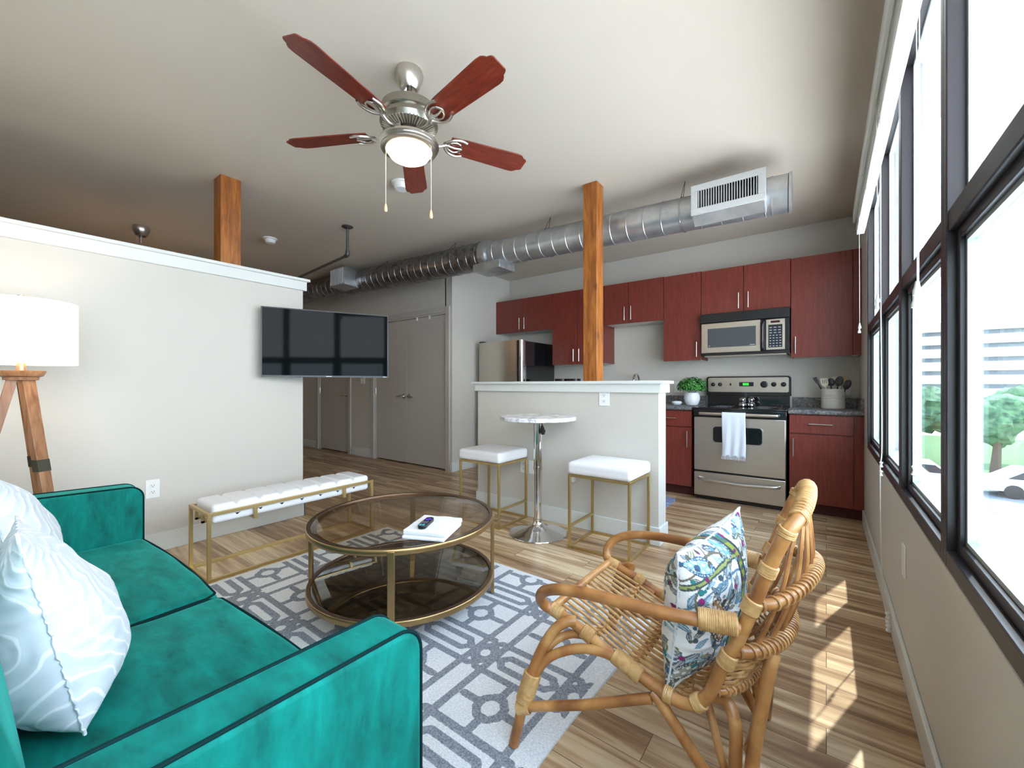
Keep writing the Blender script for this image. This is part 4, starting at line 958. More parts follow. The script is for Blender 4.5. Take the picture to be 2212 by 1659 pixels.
# vertical links run through x = T/2
SEG = [q for q in SEG if min(q[0][0], q[1][0]) < T+0.05 and max(q[0][0], q[1][0]) > -0.05 and min(q[0][1], q[1][1]) < T+0.05 and max(q[0][1], q[1][1]) > -0.05]
def rugf(x, y):
    u, v = x % T, y % T
    return min(seg_d(u, v, a, c) for a, c in SEG)
_gn = 150; _grid = [[rugf(T*(i+0.5)/_gn, T*(j+0.5)/_gn) for j in range(_gn)] for i in range(_gn)]
def rugl(x, y): return _grid[int((x % T)/T*_gn) % _gn][int((y % T)/T*_gn) % _gn]
RGX0, RGX1, RGY0, RGY1 = -2.80, -0.655, -0.30, 2.06
def rug():
    b = B(); lay = b.verts.layers.float.new('pat'); dx = 0.0066
    nx, ny = int((RGX1-RGX0)/dx), int((RGY1-RGY0)/dx); V = []
    for i in range(nx+1):
        row = []
        for j in range(ny+1):
            x = RGX0+(RGX1-RGX0)*i/nx; y = RGY0+(RGY1-RGY0)*j/ny
            # wavy right edge
            s = max(0, (x+1.3)/(RGX1+1.3)); xx = x+s*s*(0.018*math.sin(y*4.2+0.6)+0.03*math.cos(y*1.9))
            v = b.verts.new((xx, y, 0.008+s*0.004*(1+math.sin(y*4.2))*s)); v[lay] = rugl(x+0.05, y-0.02) if 3 < i < nx-3 and 3 < j < ny-3 else 1.0
            row.append(v)
        V.append(row)
    for i in range(nx):
        for j in range(ny): b.faces.new((V[i][j], V[i+1][j], V[i+1][j+1], V[i][j+1]))
    # skirt to the floor
    edge = [V[i][0] for i in range(nx+1)]+[V[nx][j] for j in range(1, ny+1)]+[V[i][ny] for i in range(nx-1, -1, -1)]+[V[0][j] for j in range(ny-1, 0, -1)]
    low = []
    for v in edge:
        w = b.verts.new((v.co.x, v.co.y, 0.0005)); w[lay] = 1.0; low.append(w)
    n = len(edge)
    for k in range(n): b.faces.new((edge[k], low[k], low[(k+1) % n], edge[(k+1) % n]))
    m = mat('woven_rug', (0.7, 0.7, 0.72), 0.95); N, Lk, bs = nt(m)
    at = N.new('ShaderNodeAttribute'); at.attribute_name = 'pat'
    nz = ntex(m, s=140, detail=2)
    a1 = N.new('ShaderNodeMath'); a1.operation = 'MULTIPLY_ADD'; a1.inputs[1].default_value = 0.006; Lk.new(nz.outputs[0], a1.inputs[0]); Lk.new(at.outputs['Fac'], a1.inputs[2])
    mr = N.new('ShaderNodeMapRange'); mr.inputs[1].default_value = 0.018; mr.inputs[2].default_value = 0.0205; Lk.new(a1.outputs[0], mr.inputs[0])
    g1 = ramp(m, ntex(m, s=160, detail=3).outputs[0], [(0.35, (0.15, 0.16, 0.185)), (0.65, (0.32, 0.335, 0.37))])
    w1 = ramp(m, ntex(m, scale=(1, 3, 1), s=110, detail=2).outputs[0], [(0.35, (0.56, 0.57, 0.58)), (0.6, (0.78, 0.78, 0.77))])
    mx = N.new('ShaderNodeMixRGB'); Lk.new(mr.outputs[0], mx.inputs[0]); Lk.new(g1.outputs[0], mx.inputs[1]); Lk.new(w1.outputs[0], mx.inputs[2]); Lk.new(mx.outputs[0], bs.inputs['Base Color'])
    bump(m, ntex(m, scale=(1, 3, 1), s=110, detail=2).outputs[0], 0.5, 0.002)
    tag(obj('area_rug', b, m, sharp=60), 'grey and white geometric lattice rug under the coffee table', 'rug')
rug()

# ------------------------------------------------------------------ coffee table
TCX, TCY, TR = -1.80, 1.43, 0.47
L = (TCX, TCY, 0.0)
t = thing('coffee_table', 'round two-tier smoked glass coffee table with brass frame on the rug', 'coffee table', L)
for (z, nm) in ((0.425, 'top_ring'), (0.118, 'lower_ring')):
    b = B(); R_ = TR if z > 0.3 else TR
    lathe(b, [(R_-0.045, z+0.0), (R_-0.04, z-0.006), (R_, z-0.008), (R_+0.004, z-0.004), (R_+0.004, z+0.018), (R_, z+0.022), (R_-0.014, z+0.022), (R_-0.018, z+0.013), (R_-0.045, z+0.010), (R_-0.045, z+0.0)], (TCX, TCY, 0), 96); rg = obj(nm, b, M_goldt, t, L, sharp=50)
    b = B(); lathe(b, [(R_-0.020, z+0.0125), (R_-0.016, z+0.0225), (R_+0.001, z+0.0235), (R_+0.001, z+0.0215), (R_-0.012, z+0.0205), (R_-0.020, z+0.0125)], (TCX, TCY, 0), 96); obj('dark_rim', b, M_ring, rg, L)
    b = B(); lathe(b, [(0, z+0.0125), (R_-0.019, z+0.0125), (R_-0.019, z+0.0185), (R_-0.026, z+0.0205), (0, z+0.0205)], (TCX, TCY, 0), 96); gl = obj('glass_top' if z > 0.3 else 'glass_shelf', b, M_smoke if z > 0.3 else M_smoke2, t, L)
for a in (43, 135, 225, 315):
    a = math.radians(a); Mx = Matrix.Translation((TCX, TCY, 0)) @ Matrix.Rotation(a, 4, 'Z')
    b = B(); box(b, TR-0.008, TR+0.010, -0.015, 0.015, 0.011, 0.438, Mx); lg = obj('leg', b, M_goldt, t, L, bevel=0.002)
    b = B()
    for z in (0.422, 0.115):
        for s in (-1, 1): lathe(b, [(0, -0.004), (0.004, -0.003), (0.004, 0), (0, 0)], Mx @ Vector((TR-0.02, s*0.024, z-0.004)), 8)
    obj('leg_screw', b, M_goldt, lg, L)
# napkin / folded cloth book + remote
def oriented(c, ang): return Matrix.Translation(c) @ Matrix.Rotation(ang, 4, 'Z')
c = Vector((-1.48, 1.343, 0.4472))
t = thing('folded_throw', 'folded white fluffy cloth lying on the glass coffee table', 'cloth', c, math.radians(24))
b = B(); soft(b, -0.102, 0.102, -0.115, 0.115, 0, 0.017, 0.008, 0.002); obj('cloth_lower', b, M_towel if False else paint('white_cloth', (0.82, 0.83, 0.86), 0.9, 150, 0.6, 0.003), t)
b = B(); soft(b, -0.100, 0.106, -0.108, 0.116, 0.0165, 0.041, 0.008, 0.003, fn=lambda p: Vector((p.x, p.y, p.z+0.002*math.sin(p.x*60)*math.cos(p.y*50)))); obj('cloth_upper', b, bpy.data.materials['white_cloth'], t)
c = Vector((-1.487, 1.307, 0.497))
t = thing('remote_control', 'small black remote with purple directional pad on the folded white cloth', 'remote control', c, math.radians(118))
b = B(); prism(b, rrect(-0.066, 0.066, -0.020, 0.020, 0.019), 2, -0.006, 0.010); obj('remote_body', b, M_blackp, t, bevel=0.003)
Mp = mat('purple_button', (0.12, 0.05, 0.55), 0.4)
b = B(); box(b, 0.012, 0.044, -0.0055, 0.0055, 0.010, 0.0125); box(b, 0.0225, 0.0335, -0.015, 0.015, 0.010, 0.0125); obj('direction_pad', b, Mp, t, bevel=0.001)
b = B()
for i in range(3):
    for j in (-1, 0, 1): box(b, -0.005-i*0.011-0.003, -0.005-i*0.011+0.003, j*0.011-0.003, j*0.011+0.003, 0.010, 0.0115)
obj('remote_button', b, mat('grey_button', (0.2, 0.2, 0.22), 0.5), t, bevel=0.0005)
b = B()
for (x, y) in ((-0.046, -0.007), (-0.046, 0.007), (-0.056, -0.007), (-0.056, 0.007)): box(b, x-0.003, x+0.003, y-0.005, y+0.005, 0.010, 0.0115)
obj('shortcut_button', b, mat('teal_button', (0.1, 0.45, 0.5), 0.5), t)

# ------------------------------------------------------------------ bench
BX0, BX1, BYa, BYb = -3.16, -2.83, 0.855, 1.95
L = ((BX0+BX1)/2, (BYa+BYb)/2, 0)
t = thing('bench', 'long white channel-tufted bench on a gold metal frame along the partition wall', 'bench', L)
w = 0.019
b = B()
for x in (BX0, BX1-w): box(b, x, x+w, BYa, BYb, 0.40-w, 0.40)
for y in (BYa, BYb-w): box(b, BX0+w, BX1-w, y, y+w, 0.40-w, 0.40)
tf = obj('top_frame', b, M_gold, t, L, bevel=0.001)
b = B()
for x in (BX0, BX1-w): box(b, x, x+w, BYa+w, BYb-w, 0.0, w)
for y in (BYa, BYb-w): box(b, BX0, BX1, y, y+w, 0.0, w)
obj('floor_frame', b, M_gold, t, L, bevel=0.001)
for x in (BX0, BX1-w):
    for y in (BYa, BYb-w):
        b = B(); box(b, x, x+w, y, y+w, w, 0.40-w); obj('leg', b, M_gold, t, L, bevel=0.001)
for yy in (1.10, 1.70):
    for (xa, xb) in ((BX1-w, BX1), (BX0, BX0+w)):
        b = B(); box(b, xa, xb, yy, yy+w, 0.325, 0.40-w); obj('seat_bracket', b, M_gold, t, L, bevel=0.001)
    b = B(); box(b, BX0, BX1, yy, yy+w, 0.312, 0.325); obj('seat_support', b, M_gold, t, L, bevel=0.001)
for xx in (-3.05, -2.94):
    b = B(); box(b, xx-0.008, xx+0.008, BYa+0.002, BYa+0.018, 0.325, 0.385); box(b, xx-0.008, xx+0.008, BYa+0.002, BYa+0.06, 0.325, 0.34); obj('seat_bracket', b, M_gold, t, L, bevel=0.001)
b = B(); n = 8; y0, y1 = BYa+0.03, BYb-0.024; st = (y1-y0)/n
def bf(p):
    q = (p.y-y0)/st; f = q-math.floor(q+1e-6) if q < n else 1; f = max(0, min(1, f))
    if p.z > 0.385:
        k = (1-(2*f-1)**6)
        p = Vector((p.x, p.y, p.z-(1-k)*0.022))
    return p
b = B()
def bf(p):
    q = (p.y-y0)/st; f = abs(q-round(q))*st
    if p.z > 0.37 and 0 < round(q) < n: return Vector((p.x, p.y, p.z-0.018*math.exp(-(f/0.010)**2)))
    if p.z > 0.37: return Vector((p.x, p.y, p.z+0.0))
    return p
soft(b, BX0+0.024, BX1-0.024, y0, y1, 0.326, 0.437, 0.022, 0.010, n=130, fn=bf, step=0.008)
obj('seat_cushion', b, M_wleather, t, L)

# ------------------------------------------------------------------ bar table
L = (-1.775, 2.685, 0)
t = thing('bar_table', 'round marble-topped bar table on a chrome pedestal before the half wall', 'bar table', L)
b = B(); lathe(b, [(0, 0), (0.218, 0), (0.222, 0.003), (0.220, 0.008), (0.17, 0.02), (0.10, 0.036), (0.05, 0.06), (0.034, 0.09), (0.032, 0.10), (0, 0.10)], L, 64); obj('pedestal_base', b, M_chrome, t, L)
b = B(); tube(b, [(L[0], L[1], 0.09), (L[0], L[1], 0.56)], 0.029, 32); lathe(b, [(0.03, 0.098), (0.037, 0.10), (0.037, 0.112), (0.03, 0.114)], L, 32); obj('pole_lower', b, M_chrome, t, L)
b = B(); tube(b, [(L[0], L[1], 0.50), (L[0], L[1], 0.87)], 0.0325, 32); tube(b, [(L[0], L[1], 0.49), (L[0], L[1], 0.515)], 0.035, 32); obj('pole_sleeve', b, M_chrome, t, L)
b = B(); tube(b, [(L[0]+0.02, L[1]-0.01, 0.862), (L[0]+0.05, L[1]-0.02, 0.845), (L[0]+0.06, L[1]-0.025, 0.79)], [0.004, 0.005, 0.005], 8)
tube(b, [(L[0]+0.052, L[1]-0.023, 0.835), (L[0]+0.06, L[1]-0.025, 0.79), (L[0]+0.062, L[1]-0.025, 0.765)], [0.008, 0.022, 0.012], 10); obj('height_lever', b, M_blackp, t, L)
b = B(); lathe(b, [(0, 0.868), (0.10, 0.868), (0.285, 0.872), (0.292, 0.876), (0.292, 0.896), (0.286, 0.902), (0, 0.902)], L, 72); obj('tabletop', b, M_marble, t, L)

# ------------------------------------------------------------------ bar stools
def stool(x0, x1, y0, y1, label, side):
    L = ((x0+x1)/2, (y0+y1)/2, 0); t = thing('bar_stool', label, 'bar stool', L, group='white and gold bar stools'); w = 0.017; H = 0.515
    b = B()
    for x in (x0, x1-w): box(b, x, x+w, y0, y1, H-w, H)
    for y in (y0, y1-w): box(b, x0+w, x1-w, y, y+w, H-w, H)
    obj('seat_frame', b, M_gold, t, L, bevel=0.001)
    b = B()
    for x in (x0, x1-w): box(b, x, x+w, y0, y1, 0, w)
    for y in (y0, y1-w): box(b, x0+w, x1-w, y, y+w, 0, w)
    obj('floor_frame', b, M_gold, t, L, bevel=0.001)
    for x in (x0, x1-w):
        for y in (y0, y1-w):
            b = B(); box(b, x, x+w, y, y+w, w, H-w); obj('leg', b, M_gold, t, L, bevel=0.001)
    xs = x0 if side < 0 else x1-w
    b = B(); box(b, xs, xs+w, y0+w, y1-w, 0.14, 0.14+w); obj('footrest', b, M_gold, t, L, bevel=0.001)
    b = B(); soft(b, x0-0.006, x1+0.006, y0-0.006, y1+0.006, H+0.001, H+0.088, 0.026, 0.008, n=12); obj('seat', b, M_wleather, t, L)
stool(-1.452, -1.0, 2.577, 2.955, 'white cushioned gold-frame bar stool right of the bar table', -1)
stool(-2.49, -2.056, 2.555, 2.945, 'white cushioned gold-frame bar stool left of the bar table', 1)

# ------------------------------------------------------------------ sofa
SXa, SXb = -2.60, -0.748; SF = 0.565
L = (-1.675, 0.15, 0)
t = thing('sofa', 'emerald green velvet two-seat sofa with dark piping', 'sofa', (L[0], L[1]-0.018, 0), math.radians(1.0))
def zt(y): return 0.660-0.035*(y-SF)
def armprof(y0, y1, r=0.055, z0=0.13):
    pts = [(y0, z0), (y1, z0)]
    for k in range(9):
        a = PI/2*k/8; pts.append((y1-r+r*math.cos(a), zt(y1)-r+r*math.sin(a)))
    pts.append((y0, zt(y0))); return pts
def arm(xa, xb, label=None):
    b = B(); pf = armprof(-0.30, SF)
    ins = 0.012; cols = [(xa, 0.0), (xa+0.0, 0.0)]
    prism(b, pf, 0, xa, xb)
    o = obj('armrest', b, M_velvet, t, L, bevel=0.012, segs=4)
    for x in (xa+0.004, xb-0.004):
        b = B(); tube(b, [(x, y, z) for y, z in pf[1:]], 0.0034, 8); obj('piping', b, M_pipevel, o, L)
    return o
arm(-2.715, SXa); arm(SXb, -0.647)
b = B(); box(b, SXa, SXb, -0.28, SF-0.02, 0.13, 0.285); obj('seat_base', b, M_velvet, t, L, bevel=0.01)
b = B(); soft(b, -2.715, -0.647, -0.37, -0.20, 0.13, 0.76, 0.05, 0.0); obj('back_frame', b, M_velvet, t, L)
def wrk(p):
    xc = -2.138 if p.x < -1.675 else -1.2105; p = Vector((p.x, p.y+(0.018*(1-((p.x-xc)/0.46)**2)*max(0, min(1, (p.y-0.3)/0.2)) if p.z > 0.3 else 0), p.z))
    n = noise.noise(Vector((p.x*5, p.y*9, p.z*3)))*0.006
    return Vector((p.x, p.y, p.z+(n if p.z > 0.36 else 0)))
for (xa, xb) in ((SXa+0.003, -1.677), (-1.673, SXb-0.003)):
    b = B(); soft(b, xa, xb, -0.08, SF, 0.285, 0.418, 0.035, 0.024, n=30, fn=wrk); sc = obj('seat_cushion', b, M_velvet, t, L)
    b = B(); xs = [xa+0.03+(xb-xa-0.06)*k/20 for k in range(21)]
    tube(b, [(xa+0.006, -0.05, 0.405), (xa+0.006, SF-0.04, 0.41), (xa+0.02, SF-0.016, 0.409)]+[(x, SF-0.0095+0.018*(1-((x-(xa+xb)/2)/0.46)**2), 0.4095) for x in xs]+[(xb-0.02, SF-0.016, 0.409), (xb-0.006, SF-0.04, 0.41), (xb-0.006, -0.05, 0.405)], 0.0045, 8)
    obj('piping', b, M_pipevel, sc, L)
def lean(p): return Vector((p.x, p.y-0.16*(p.z-0.43)+0.012*math.sin((p.z-0.4)*8), p.z))
for (xa, xb) in ((SXa+0.003, -1.677), (-1.673, SXb-0.003)):
    b = B(); soft(b, xa, xb, -0.15, 0.075, 0.425, 0.83, 0.06, 0.015, n=22, fn=lean); obj('back_cushion', b, M_velvet, t, L)
for (x, y) in ((-2.62, 0.47), (-0.74, 0.47), (-2.62, -0.28), (-0.74, -0.28)):
    b = B(); tube(b, [(x, y, 0.014), (x, y, 0.13)], [0.016, 0.026], 14); obj('leg', b, M_leg, t, L)

# throw pillows (white leaf embroidery)
def pillow_mesh(Wd, H, T_, n=60, attr=None, pinch=0.10, seamr=0.0, wob=0.0, seed=0, sag=0):
    b = B(); cl = b.verts.layers.float_color.new('pc') if attr else None; V = {}
    for s in (1, -1):
        for i in range(n+1):
            for j in range(n+1):
                u, v = 2*i/n-1, 2*j/n-1
                if s < 0 and (i in (0, n) or j in (0, n)): V[(s, i, j)] = V[(1, i, j)]; continue
                ex = 1-pinch*(1-v*v)**1.0*abs(u)**3*0+0; 
                x = u*Wd/2*(1-pinch*(1-(v*v))*abs(u)**2); z = v*H/2*(1-pinch*(1-(u*u))*abs(v)**2)
                ve = v+sag*(1-v*v); th = T_/2*((1-abs(u)**2.6)*(1-abs(ve)**2.6))**0.62
                if sag and s > 0: th *= 1.1
                wn_ = wob*noise.noise(Vector((u*2.2+seed, v*2.2, s*3)))*(1-u**2)*(1-v**2)
                mx_ = max(abs(u), abs(v)); an_ = (v if abs(u) > abs(v) else u)
                cr_ = wob*0.9*(noise.noise(Vector((an_*11, mx_*1.6+seed, (1 if abs(u) > abs(v) else 2)*3+s*7)))*(1-mx_)**0.5*mx_**3*(1 if mx_ < 1 else 0)+0.25*abs(noise.noise(Vector((u*5+seed, v*7, s*2.0))))*(1-mx_))
                y = -s*(th+wn_+cr_)
                vt_ = b.verts.new((x, y, z))
                if attr: vt_[cl] = attr(u, v, s)
                V[(s, i, j)] = vt_
    for s in (1, -1):
        for i in range(n):
            for j in range(n):
                b.faces.new((V[(s, i, j)], V[(s, i+1, j)], V[(s, i+1, j+1)], V[(s, i, j+1)]))
    return b
def seam(Wd, H, pinch=0.10, wav=0.002, r=0.003):
    pts = []; n = 60
    def P(u, v): return Vector((u*Wd/2*(1-pinch*(1-(v*v))*abs(u)**2), 0, v*H/2*(1-pinch*(1-(u*u))*abs(v)**2)))
    for k in range(n): pts.append(P(-1+2*k/n, -1))
    for k in range(n): pts.append(P(1, -1+2*k/n))
    for k in range(n): pts.append(P(1-2*k/n, 1))
    for k in range(n): pts.append(P(-1, 1-2*k/n))
    pts = [p+Vector((random.uniform(-1, 1), random.uniform(-1, 1), random.uniform(-1, 1)))*wav for p in pts]
    b = B(); tube(b, pts, r, 6, closed=True); return b
def leaffab():
    m = mat('white_leaf_satin', (0.8, 0.82, 0.86), 0.45); N, Lk, bs = nt(m)
    t = N.new('ShaderNodeTexCoord'); mp = N.new('ShaderNodeMapping'); mp.inputs['Rotation'].default_value = (0, 0.6, 0)
    w = N.new('ShaderNodeTexWave'); w.wave_type = 'RINGS'; w.rings_direction = 'SPHERICAL'; w.inputs['Scale'].default_value = 15; w.inputs['Distortion'].default_value = 7; w.inputs['Detail'].default_value = 1; w.inputs['Detail Scale'].default_value = 0.8
    Lk.new(t.outputs['Object'], mp.inputs[0]); Lk.new(mp.outputs[0], w.inputs['Vector'])
    r = ramp(m, w.outputs[0], [(0.0, (0.60, 0.65, 0.69)), (0.90, (0.64, 0.69, 0.73)), (0.96, (0.86, 0.86, 0.89)), (1.0, (0.88, 0.88, 0.9))]); Lk.new(r.outputs[0], bs.inputs['Base Color'])
    bump(m, w.outputs[0], 0.35, 0.004); bs.inputs['Sheen Weight'].default_value = 0.3; return m
M_leaf = leaffab()
def place_pillow(name, label, c, rot, Wd, H, T_, m, group=None, attr=None, n=60, seamm=None, wob=0.02, seed=0, pinch=0.1, sag=0):
    t = thing(name, label, 'pillow', c, group=group); t.rotation_euler = rot
    cv = obj('pillow_cover', pillow_mesh(Wd, H, T_, n, attr, pinch, wob=wob, seed=seed, sag=sag), m, t, sharp=80)
    obj('seam_edge', seam(Wd, H, pinch), seamm or m, t)
    return t
place_pillow('throw_pillow', 'white leaf-embroidered throw pillow on the near seat of the sofa', (-1.42, 0.118, 0.628), (math.radians(12), math.radians(-7), math.radians(-3)), 0.47, 0.415, 0.23, M_leaf, 'white leaf pillows on the sofa', seed=1, sag=0.42, n=120, pinch=0.08)
place_pillow('throw_pillow', 'white leaf-embroidered throw pillow on the far seat, partly behind the near one', (-1.95, 0.078, 0.66), (math.radians(11), math.radians(-6), math.radians(0)), 0.47, 0.46, 0.23, M_leaf, 'white leaf pillows on the sofa', seed=5, sag=0.25, n=120, pinch=0.08)

# ------------------------------------------------------------------ rattan armchair
CHL = (-0.42, 1.42, 0)
t = thing('rattan_armchair', 'curved rattan armchair with woven hoop back by the windows', 'armchair', CHL)
CO = Vector((-0.42, 1.43, 0))          # chair centre; near side is -y
YN, YF = 1.20, 1.66; CYm = (YN+YF)/2
RAIL = [(-0.737, 0.392), (-0.67, 0.372), (-0.604, 0.35), (-0.511, 0.313), (-0.439, 0.290), (-0.359, 0.268), (-0.300, 0.268), (-0.251, 0.315), (-0.217, 0.404), (-0.174, 0.505), (-0.114, 0.686), (-0.076, 0.785)]
def side(y_off, s, pts): return [(x, CYm+s*(y_off if not callable(y_off) else y_off(x, z)), z) for x, z in pts]
HWd = (YF-YN)/2
def wrap(bm, pts, r, n=6, k=0.0027):
    """binding: rings of thin strip around the tube given by 2+ points"""
    P = [Vector(p) for p in pts]; tot = (P[-1]-P[0]); n = max(3, int(tot.length/0.0042))
    for i in range(n):
        c = P[0]+tot*(i+0.5)/n; d = tot.normalized(); a = d.orthogonal().normalized(); q = d.cross(a)
        jt = random.uniform(-0.3, 0.3)*tot.length/n
        ring = [c+(a*math.cos(2*PI*j/14)+q*math.sin(2*PI*j/14))*(r+k*0.4)+d*(jt*math.sin(2*PI*j/14)) for j in range(14)]
        tube(bm, ring, k*0.62*max(1, (tot.length/n)/(k*1.6))*0.9 if False else k*0.75, 6, closed=True)
def joint(p, d, r, n, span):
    d = Vector(d).normalized(); p = Vector(p); b = B(); wrap(b, [p-d*span/2, p+d*span/2], r, n, span/n*0.72)
    return b
FR = 0.0165
fr = []
# side frames continue over the top as one hoop
rail_n = side(HWd, -1, RAIL); rail_f = side(HWd, 1, RAIL)
toph = [(-0.056, CYm-HWd*0.86, 0.812), (-0.046, CYm-HWd*0.52, 0.832), (-0.042, CYm, 0.837), (-0.046, CYm+HWd*0.52, 0.832), (-0.056, CYm+HWd*0.86, 0.812)]
b = B(); tube(b, spl(rail_n+toph+rail_f[::-1], 6), FR, 14); obj('back_and_side_frame', b, M_rattan, t, CHL)
b = B(); tube(b, [(-0.735, CYm-HWd-0.01, 0.392), (-0.735, CYm+HWd+0.01, 0.392)], 0.014, 12); obj('front_rail', b, M_rattan, t, CHL)
for s in (-1, 1):
    # arm
    A = [(-0.725, HWd+0.0, 0.388), (-0.752, HWd+0.016, 0.400), (-0.758, HWd+0.038, 0.432), (-0.732, HWd+0.056, 0.470), (-0.665, HWd+0.066, 0.500), (-0.57, HWd+0.069, 0.516), (-0.46, HWd+0.064, 0.522), (-0.35, HWd+0.050, 0.523), (-0.26, HWd+0.028, 0.523), (-0.175, HWd+0.004, 0.522)]
    b = B(); tube(b, spl([(x, CYm+s*y, z) for x, y, z in A], 6), 0.0175, 14); ar = obj('armrest', b, M_rattan, t, CHL)
    obj('binding', joint((-0.225, CYm+s*(HWd+0.018), 0.528), (1, -s*0.25, 0.03), 0.019, 7, 0.085), M_wrap, ar, CHL)
    # front leg with arches
    LG = [(-0.640, HWd+0.012, 0.385), (-0.665, HWd+0.028, 0.382), (-0.70, HWd+0.05, 0.350), (-0.735, HWd+0.075, 0.28), (-0.757, HWd+0.10, 0.20), (-0.772, HWd+0.125, 0.11), (-0.785, HWd+0.15, 0.008)]
    b = B(); tube(b, spl([(x, CYm+s*y, z) for x, y, z in LG], 6), 0.0165, 14); lg = obj('leg', b, M_rattan, t, CHL); lg['label'] = 'splayed front rattan leg'
    b = B(); tube(b, spl([(x, CYm+s*y, z) for x, y, z in [(-0.760, HWd+0.095, 0.185), (-0.715, HWd+0.07, 0.262), (-0.655, HWd+0.045, 0.302), (-0.59, HWd+0.022, 0.320), (-0.52, HWd+0.008, 0.318), (-0.47, HWd+0.002, 0.300)]], 6), 0.0145, 12)
    obj('side_arch', b, M_rattan, t, CHL)
    b = B(); tube(b, spl([(x, CYm+s*y, z) for x, y, z in [(-0.755, HWd+0.085, 0.20), (-0.72, HWd+0.045, 0.290), (-0.67, HWd+0.005, 0.328), (-0.60, HWd-0.012, 0.335), (-0.54, HWd-0.014, 0.318)]], 6), 0.013, 12)
    obj('under_arch', b, M_rattan, t, CHL)
    obj('binding', joint((-0.760, CYm+s*(HWd+0.105), 0.175), (-0.2, s*0.3, -1), 0.021, 9, 0.085), M_wrap, lg, CHL)
    # stretcher and braces
    b = B(); tube(b, [(-0.776, CYm+s*(HWd+0.128), 0.118), (-0.58, CYm+s*(HWd+0.07), 0.18), (-0.40, CYm+s*(HWd+0.008), 0.245)], 0.0145, 12); st_ = obj('side_stretcher', b, M_rattan, t, CHL)
    obj('binding', joint((-0.765, CYm+s*(HWd+0.125), 0.121), (1, -s*0.3, 0.33), 0.016, 6, 0.04), M_wrap, st_, CHL)
    FT = (-0.18, CYm+s*(HWd-0.02), 0.008)
    b = B(); tube(b, spl([(-0.40, CYm+s*(HWd+0.004), 0.262), (-0.37, CYm+s*(HWd+0.004), 0.235), (-0.27, CYm+s*HWd, 0.12), FT], 5), 0.0155, 12); o = obj('rear_brace', b, M_rattan, t, CHL)
    b = B(); tube(b, spl([(-0.31, CYm+s*(HWd-0.09), 0.262), (-0.275, CYm+s*(HWd-0.09), 0.24), (-0.23, CYm+s*(HWd-0.05), 0.13), (-0.19, CYm+s*(HWd-0.03), 0.04)], 5), 0.011, 10); obj('rear_brace', b, M_rattan, t, CHL)
    b = B(); tube(b, spl([(-0.25, CYm+s*(HWd-0.07), 0.272), (-0.215, CYm+s*(HWd-0.06), 0.275), (-0.192, CYm+s*(HWd-0.04), 0.23), (-0.19, CYm+s*(HWd-0.02), 0.12), (-0.18, CYm+s*(HWd-0.015), 0.03)], 5), 0.0165, 12); obj('rear_arch', b, M_rattan, t, CHL)
    b = B(); tube(b, spl([(-0.108, CYm+s*(HWd-0.07), 0.445), (-0.118, CYm+s*(HWd-0.055), 0.40), (-0.142, CYm+s*(HWd-0.03), 0.25), (-0.158, CYm+s*(HWd-0.005), 0.10), (-0.165, CYm+s*(HWd+0.005), 0.008)], 5), 0.0165, 12); o = obj('leg', b, M_rattan, t, CHL); o['label'] = 'rear rattan leg'
    # bindings on side frame
    for (x, z, dx, dz, sp, n) in ((-0.715, 0.385, 1, -0.25, 0.04, 5), (-0.604, 0.350, 1, -0.4, 0.035, 4), (-0.475, 0.303, 1, -0.4, 0.085, 9), (-0.355, 0.270, 1, -0.1, 0.022, 3), (-0.275, 0.285, 0.6, 0.6, 0.024, 3), (-0.205, 0.43, 0.4, 1, 0.035, 4), (-0.150, 0.585, 0.4, 1, 0.035, 4), (-0.115, 0.685, 0.35, 1, 0.028, 4), (-0.076, 0.785, 0.4, 1, 0.02, 3)):
        obj('binding', joint((x, CYm+s*HWd, z), (dx, 0, dz), FR, n, sp), M_wrap, t, CHL)
# seat rods follow the rail profile
NR = 15
for k in range(NR):
    s = -1+2*(k+0.5)/NR
    prof = [(x, CYm+s*(HWd-0.012), z-0.006-0.022*(1-s*s)*min(1, (x+0.737)/0.2)) for x, z in RAIL[:7]]+[(-0.255, CYm+s*(HWd-0.02), 0.285)]
    b = B(); tube(b, spl(prof, 4), 0.0058, 7); obj('seat_rod', b, M_wrap, t, CHL)
# cross bars with knotted lashings
for (x, z) in ((-0.60, 0.335), (-0.475, 0.288), (-0.34, 0.250)):
    b = B(); tube(b, spl([(x, CYm-HWd, z+0.006), (x, CYm-HWd*0.5, z-0.016), (x, CYm, z-0.024), (x, CYm+HWd*0.5, z-0.016), (x, CYm+HWd, z+0.006)], 5), 0.0095, 10); cb = obj('cross_bar', b, M_rattan, t, CHL)
    b = B()
    for k in range(NR):
        s = -1+2*(k+0.5)/NR; y = CYm+s*(HWd-0.012); zz = z-0.024*(1-s*s)+0.004
        for a in (-1, 1):
            tube(b, [Vector((x+a*0.010*math.cos(q)+a*0.0, y+0.010*math.sin(q)*a, zz+0.012*math.cos(q*1.0+0.5))) for q in [2*PI*j/9 for j in range(9)]], 0.0022, 5, closed=True)
    obj('lashing', b, M_wrapd, cb, CHL)
